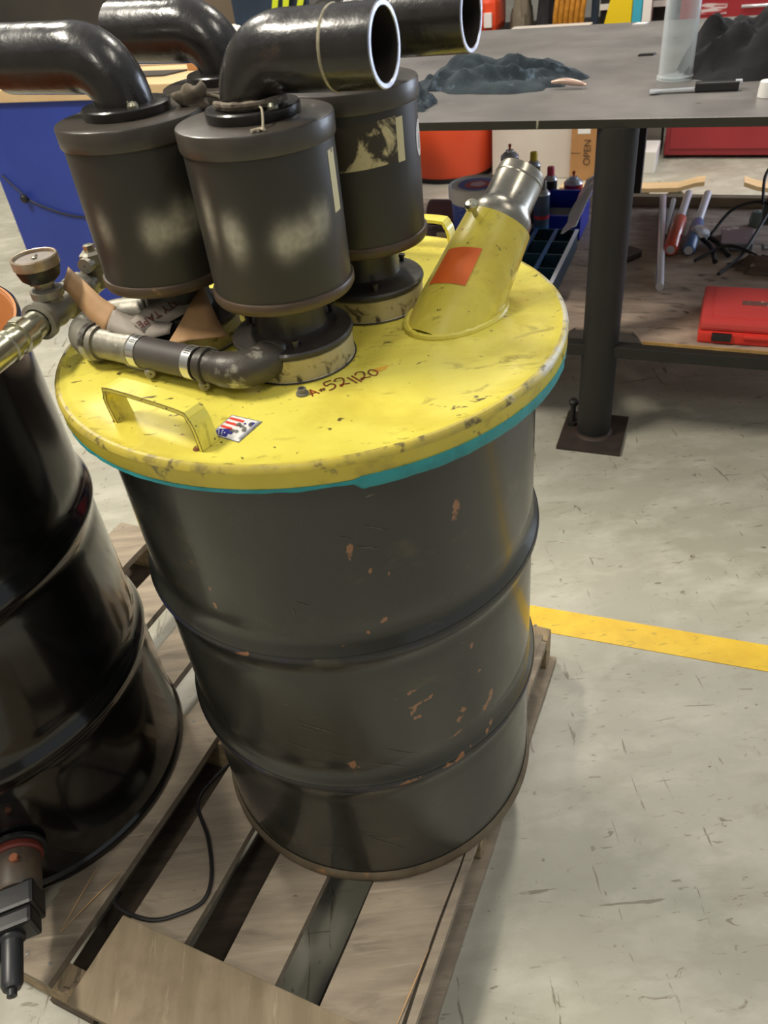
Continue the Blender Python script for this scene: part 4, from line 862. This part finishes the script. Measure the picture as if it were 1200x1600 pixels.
b = MB(); b.sweep([TB(.19, 2.90, ZS+.028), TB(.34, 2.98, ZS+.032)], .012, n=12); b.build('screw', m_chrome, gc)
b = MB(); b.lathe([(.001, 0), (.024, 0), (.026, .02), (.020, .05), (.001, .055)], TB(.17, 3.20, ZS+.001), n=16); b.build('swivel_pad', M('pale_green_cast', '7d8a84', .4), gc)
b = MB(); rr_ = random.Random(5)
cloth('greasy_rag', 'lumpy dark greasy rag and shavings in front of the clamp', 'rag', M('greasy_brown', '5a4a3e', .85, var='3e342c', vscale=14, bump=.4, layers=[('a39a92', 30, .62, .7)]), TB(.24, 2.80, ZS), .16, .08, .045, TE, 2.2)
# ================================================================ BEHIND THE TABLE
ob = TB(-1.585, 5.03, 0); br_ = thing('plastic_barrel', 'large orange plastic barrel on the floor behind the table', 'barrel', ob)
b = MB(); b.lathe([(.001, .03), (.275, .03), (.285, .05), (.30, .30), (.30, .60), (.31, .62), (.31, .66), (.29, .68), (.001, .68)], ob, n=56); b.build('barrel_body', m_orange, br_)
b = MB(); b.lathe([(.001, 0), (.27, 0), (.27, .032), (.001, .032)], ob, n=40); b.build('dark_base', m_cable, br_)
b = MB().at(TT); b.box(-1.27, -.80, 4.90, 5.45, 0, .72, .006); tag(b.build('white_cabinet', m_panel, None, loc=TB(-1.03, 5.1, 0)), 'dirty white plain cabinet side standing behind the table, beside the orange barrel', 'cabinet')
bx = thing('cardboard_box', 'brown cardboard box with printed letters behind the table leg', 'box', TB(-.65, 5.1, 0), TE)
b = MB().at(TT); b.box(-.795, -.48, 4.86, 5.35, 0, .60, .003); b.build('carton', m_card, bx)
b = MB().at(TT); b.box(-.76, -.69, 4.8588, 4.860, .255, .40); b.build('paper_label', m_white, bx)
text('OPEN', .055, TB(-.70, 4.857, .155), (0, 0, 1), -E_, M('box_print', '4a3524', .6), 'box_lettering', bx)
text('THIS', .045, TB(-.635, 4.857, .155), (0, 0, 1), -E_, MATS['box_print'], 'box_lettering', bx)
b = MB().at(TT); b.box(-.795, -.74, 4.8588, 4.8600, .150, .153); b.build('box_seam', MATS['box_print'], bx)
rd = thing('tool_cabinet', 'dark red steel tool cabinet standing behind the right of the table', 'cabinet', TB(.4, 5.6, 0), TE)
b = MB().at(TT); b.box(-.31, 1.3, 5.30, 5.85, .02, 1.05, .008); b.build('cabinet_body', m_redm, rd)
b = MB().at(TT); b.box(-.28, 1.27, 5.285, 5.30, .06, .60, .003); b.build('lower_door', m_redm, rd)
b = MB().at(TT); b.box(-.28, 1.27, 5.285, 5.30, .62, .82, .003); b.build('drawer', m_redm, rd)
b = MB().at(TT); b.box(-.20, -.07, 5.282, 5.285, .745, .80); b.build('white_decal', M('decal', 'c9b5b4', .4, layers=[('9c2f35', 6, .5, .52, (1, 1, 12))]), rd)
b = MB(); b.sweep([TB(.0, 5.27, .775), TB(.3, 5.27, .775)], .008, n=8); b.build('drawer_handle', m_chrome, rd)
# white box and dolly at floor behind shelf
b = MB().at(TT); b.box(-.42, -.33, 5.0, 5.25, 0, .12, .004); tag(b.build('white_carton', m_white, None, loc=TB(-.38, 5.1, 0)), 'small white carton on the floor left of the red cabinet', 'box')
b = MB().at(TT); b.box(-.44, -.335, 5.30, 5.55, 0, .55, .004); tag(b.build('grey_crate', m_grey, None, loc=TB(-.38, 5.4, 0)), 'grey crate left of the red tool cabinet', 'crate')
dl_ = thing('shop_creeper', 'blond plywood creeper board on caster wheels behind the shelf', 'creeper', TB(-.28, 4.35, 0), TE)
b = MB().at(TT); rows = []
for i, (e, z) in enumerate(((-.75, .115), (-.30, .115), (-.16, .12), (-.08, .145), (-.04, .15))):
    rows.append([b.v((e, 4.28, z)), b.v((e, 4.38, z)), b.v((e, 4.38, z+.020)), b.v((e, 4.28, z+.020))])
for A, B in zip(rows, rows[1:]):
    for i in range(4): b.f([A[i], A[(i+1) % 4], B[(i+1) % 4], B[i]])
b.f(rows[0]); b.f(rows[-1][::-1]); b.build('curved_board', m_beige, dl_)
for e in (-.17, -.34, -.62):
    b = MB(); b.lathe([(.001, -.016), (.050, -.016), (.056, -.010), (.056, .010), (.050, .016), (.001, .016)], TB(e, 4.33, .0565), N_, n=24); b.build('wheel', M('khaki_wheel', '8f8666', .5), dl_)
    b = MB().at(TT); b.box(e-.02, e+.02, 4.30, 4.36, .108, .1145); b.build('caster_bracket', m_grey, dl_)
# second board end at right
b = MB().at(TT); rows = []
for (e, z) in ((.14, .15), (.20, .13), (.30, .115), (.75, .115)):
    rows.append([b.v((e, 4.28, z)), b.v((e, 4.38, z)), b.v((e, 4.38, z+.020)), b.v((e, 4.28, z+.020))])
for A, B in zip(rows, rows[1:]):
    for i in range(4): b.f([A[i], A[(i+1) % 4], B[(i+1) % 4], B[i]])
b.f(rows[0]); b.f(rows[-1][::-1])
for e in (.30, .62): b.box(e-.03, e+.03, 4.29, 4.37, 0, .1145)
tag(b.build('creeper_board', m_beige, None, loc=TB(.4, 4.35, 0)), 'second blond curved board at the right edge behind the shelf', 'board')
# far rack with goods peeping over the table
rk = thing('storage_rack', 'dark blue steel storage rack with shelves behind the table', 'rack', TB(-1.0, 6.0, 0), TE)
for e in (-1.9, -.83, -.38): 
    for n_ in (5.72, 6.2): b = MB().at(TT); b.box(e-.02, e+.02, n_-.02, n_+.02, 0, 1.9); b.build('post', m_navy, rk)
for z in (.30, .62, 1.02, 1.5): b = MB().at(TT); b.box(-1.9, -.36, 5.72, 6.2, z, z+.03); b.build('rack_shelf', m_darkeq, rk)
b = MB().at(TT); b.box(-.80, -.38, 5.705, 5.72, .745, .775); b.build('white_strip', m_white, rk)
b = MB().at(TT); b.box(-.80, -.38, 5.73, 5.76, .65, 1.0); b.build('black_bin_front', m_cable, rk)
RG = 'goods standing behind the table top'
FZ = .655
t = thing('orange_jug', 'orange plastic jug with white label behind the table, right of the pipe end', 'jug', TB(-1.54, 5.9, FZ), TE, RG)
b = MB().at(TT); b.box(-1.66, -1.43, 5.66, 5.95, FZ, FZ+.22, .05); b.build('jug_body', m_orange, t)
b = MB().at(TT); b.box(-1.51, -1.46, 5.645, 5.662, FZ+.04, FZ+.12, .002); b.build('white_label', m_white, t)
b = MB().at(TT); b.box(-1.63, -1.52, 5.64, 5.664, FZ+.14, FZ+.20, .002); b.build('handle_band', m_white, t)
cloth('canvas_bag', 'grey-brown canvas bag on the rack beside the orange jug', 'bag', m_olive, TB(-1.31, 5.85, FZ), .075, .12, .28, TE, 1.4, amp=.15)
cloth('black_bag', 'black cloth bag on the rack between canvas bag and ochre hose', 'bag', m_rag2, TB(-1.135, 5.85, FZ), .08, .12, .28, TE, 8.4, amp=.15)
hs_ = thing('coiled_air_hose', 'ochre coiled air hose bundle hanging on the rack behind the table', 'hose', TB(-.97, 5.65, .5), TE)
for k in range(6):
    b = MB(); e = -1.06+.032*k; b.sweep(smooth([TB(e, 5.64, .60), TB(e+.012, 5.62, .78), TB(e+.04, 5.63, .96), TB(e+.05, 5.66, 1.05)], 5), .016, n=10); b.build('hose_strand', m_ochre, hs_)
b = MB().at(TT); vs = [(-.77, .62), (-.60, .62), (-.60, .94), (-.68, .92), (-.73, .80)]; 
a_ = [b.v((e, 5.60, z)) for e, z in vs]; c_ = [b.v((e, 5.66, z)) for e, z in vs]; b.f(a_); b.f(c_[::-1])
for i in range(5): b.f([a_[i], a_[(i+1) % 5], c_[(i+1) % 5], c_[i]])
for e in (-.76, -.62): b.box(e, e+.02, 5.6, 5.62, .0, .62)
tag(b.build('wet_floor_sign', m_yp, None, loc=TB(-.68, 5.63, 0)), 'bright yellow folded sign standing against the rack behind the table', 'sign')
b = MB().at(TT); b.box(-.595, -.54, 5.58, 5.68, 0, .95, .01); b.mat(m_cyan); tag(b.build('cyan_container', None, None, loc=TB(-.57, 5.63, 0)), 'cyan tall container between the yellow sign and red cabinet', 'container')
b = MB().at(TT); b.box(-.535, -.485, 5.56, 5.66, 0, .96, .004); tag(b.build('white_board_edge', m_white, None, loc=TB(-.51, 5.6, 0)), 'narrow white board standing next to the cyan container', 'board')
b = MB(); b.sweep(smooth([TB(-3.0, 2.834, .60), TB(-2.93, 2.832, .53), TB(-2.88, 2.83, .49), TB(-2.80, 2.83, .46), TB(-2.68, 2.832, .43), TB(-2.5, 2.834, .42)], 6), .004, n=7)
bmesh.ops.create_icosphere(b.b, subdivisions=2, radius=.018, matrix=Matrix.Translation(TB(-2.90, 2.815, .505)) @ Matrix.Diagonal((1, .8, 1.2, 1)))
tag(b.build('panel_cable', m_cable, None, loc=TB(-2.9, 2.83, .5)), 'thin black cable with knot hanging across the blue bench panel', 'cable')
# lime straps, dark ball, green bucket behind mufflers
bh = thing('workbench', 'workbench with royal blue side panel and blond wood top at the left', 'workbench', TB(-2.3, 3.3, 0), TE)
b = MB().at(TT); b.box(-3.03, -1.75, 2.84, 2.87, 0, .895, .002); b.build('front_panel', m_blue, bh)
b = MB().at(TT); b.box(-3.03, -3.0, 2.87, 3.95, 0, .895, .002); b.build('end_panel', m_blue, bh)
b = MB().at(TT); b.box(-1.78, -1.75, 2.87, 3.95, 0, .895, .002); b.build('end_panel', m_blue, bh)
b = MB().at(TT); b.box(-3.06, -1.72, 2.82, 3.98, .8955, .945, .004); b.build('bench_top', m_beige, bh)
ZB = .9455
b = MB().at(TT); poly = [(-2.62, 2.95), (-2.10, 2.96), (-2.05, 3.06), (-2.45, 3.08)]; b.prism(poly, ZB, ZB+.006); tag(b.build('grey_sheet', m_darkeq, None, loc=TB(-2.35, 3.0, ZB)), 'flat dark grey sheet lying on the blond bench top', 'sheet')
b = MB().at(TT); b.box(-2.62, -2.10, 3.22, 3.60, ZB, ZB+.09, .006); tag(b.build('paper_stack', M('cream_paper', 'd8cbbb', .7, var='cbbcab', vscale=4, stretch=(1, 1, 9)), None, loc=TB(-2.3, 3.4, ZB)), 'cream stack of paper on the bench behind the left muffler', 'paper stack')
b = MB().at(TT); b.box(-2.05, -1.86, 3.06, 3.20, ZB, ZB+.03, .003); tag(b.build('flat_box', m_card, None, loc=TB(-1.95, 3.15, ZB)), 'small tan flat box on the bench behind the rear muffler', 'box')
for (e, n_, r_, lb_) in ((-2.035, 3.42, .052, 'white paper roll standing on the bench beside the pipe elbow'), (-1.90, 3.60, .052, 'white paper roll lying further along the bench beside the lime straps')):
    b = MB(); b.lathe([(.018, .10), (r_*.9, .10), (r_, .092), (r_, 0), (.018, 0), (.018, .10)], TB(e, n_, ZB), n=28); tag(b.build('paper_roll', m_white, None, loc=TB(e, n_, ZB)), lb_, 'paper roll')
b = MB().at(TT); b.box(-2.98, -2.86, 2.90, 2.99, ZB, ZB+.03, .004); tag(b.build('white_box_red_mark', M('white_red_print', 'e0dcda', .5, layers=[('c03a3a', 14, .60, .62)]), None, loc=TB(-2.92, 2.95, ZB)), 'small white packet with red marks on the bench at the left edge', 'packet')
hv = thing('safety_harness', 'lime yellow webbing straps hanging behind the bench above the mufflers', 'harness', TB(-2.2, 4.4, 0), TE)
for k, (e0_, e1_) in enumerate(((-2.37, -2.28), (-2.30, -2.22), (-2.235, -2.12))):
    b = MB(); p_, q_ = TB(e0_, 4.4, .84), TB(e1_, 4.4, 1.14); dx = E_*.017; 
    vs = [p_-dx, p_+dx, q_+dx, q_-dx]; f0 = [b.v(v) for v in vs]; f1 = [b.v(v+N_*.006) for v in vs]; b.f(f0); b.f(f1[::-1])
    for i in range(4): b.f([f0[i], f0[(i+1) % 4], f1[(i+1) % 4], f1[i]])
    b.build('strap', m_lime, hv)
b = MB().at(TT); b.box(-2.39, -2.21, 4.39, 4.41, .845, .885, .003); b.build('cross_strap', m_lime, hv)
b = MB().at(TT); b.box(-2.6, -2.15, 4.44, 4.48, 0, 1.5, .003); b.build('hanging_panel', m_navy, hv)
b = MB(); bc = TB(-1.98, 4.35, .955); bmesh.ops.create_uvsphere(b.b, u_segments=28, v_segments=16, radius=.105, matrix=Matrix.Translation(bc) @ Matrix.Diagonal((1, 1, .85, 1)))
for f_ in b.b.faces: f_.smooth = True
b.lathe([(.112, -.012), (.125, -.010), (.125, 0), (.108, .006)], bc+V((0, 0, -.02)), n=28); b.lathe([(.10, -.95), (.10, -.06)], bc, n=20, cap0=True, cap1=True)
tag(b.build('black_helmet', m_cable, None, loc=TB(-2.02, 4.35, 0)), 'black round helmet on a stand behind the lime straps', 'helmet')
b = MB().at(TT); b.box(-2.35, -1.72, 5.45, 5.50, 0, 1.4, .003); tag(b.build('navy_curtain', m_navy, None, loc=TB(-2.0, 5.47, 0)), 'dark navy screen panel behind the mufflers', 'screen')
b = MB().at(TT); b.box(-6.2, -3.55, 5.4, 6.2, 0, 1.9, .01); tag(b.build('machine_cabinet', m_darkeq, None, loc=TB(-4.9, 5.8, 0)), 'big dark brown machine cabinet in the far left background', 'cabinet')
b = MB().at(TT); b.box(-3.45, -2.65, 5.2, 5.25, 0, 1.5, .003); tag(b.build('taupe_sheet', m_taupe, None, loc=TB(-3.1, 5.2, 0)), 'taupe board leaning upright behind the bench', 'board')
b = MB(); b.sweep([TB(-2.66, 4.75, 0), TB(-2.66, 4.75, 1.6)], .035, n=16); tag(b.build('grey_post', M('pale_grey_pipe', '8d857a', .5), None, loc=TB(-2.66, 4.75, 0)), 'pale grey upright pipe behind the bench', 'post')
b = MB().at(TT); b.box(-2.66, -2.52, 5.0, 5.1, 0, 1.5, .003); tag(b.build('maroon_post', M('maroon_steel', '4f2f2a', .6), None, loc=TB(-2.6, 5.05, 0)), 'maroon upright column between the grey post and the lime straps', 'post')
# floor litter by the table foot
for (x_, y_, lb_, mm) in ((.80, 2.13, 'white crumb of litter right of the table foot plate', m_white), (.93, 2.60, 'dark crumb of litter on the floor under the table', m_cable), (.66, 2.62, 'bright metal chip left of the table leg on the floor', m_chrome)):
    b = MB(); bmesh.ops.create_icosphere(b.b, subdivisions=1, radius=.008, matrix=Matrix.Translation((x_, y_, .004)) @ Matrix.Diagonal((1.4, 1, .5, 1))); tag(b.build('floor_crumb', mm, None, loc=(x_, y_, 0)), lb_, 'litter')
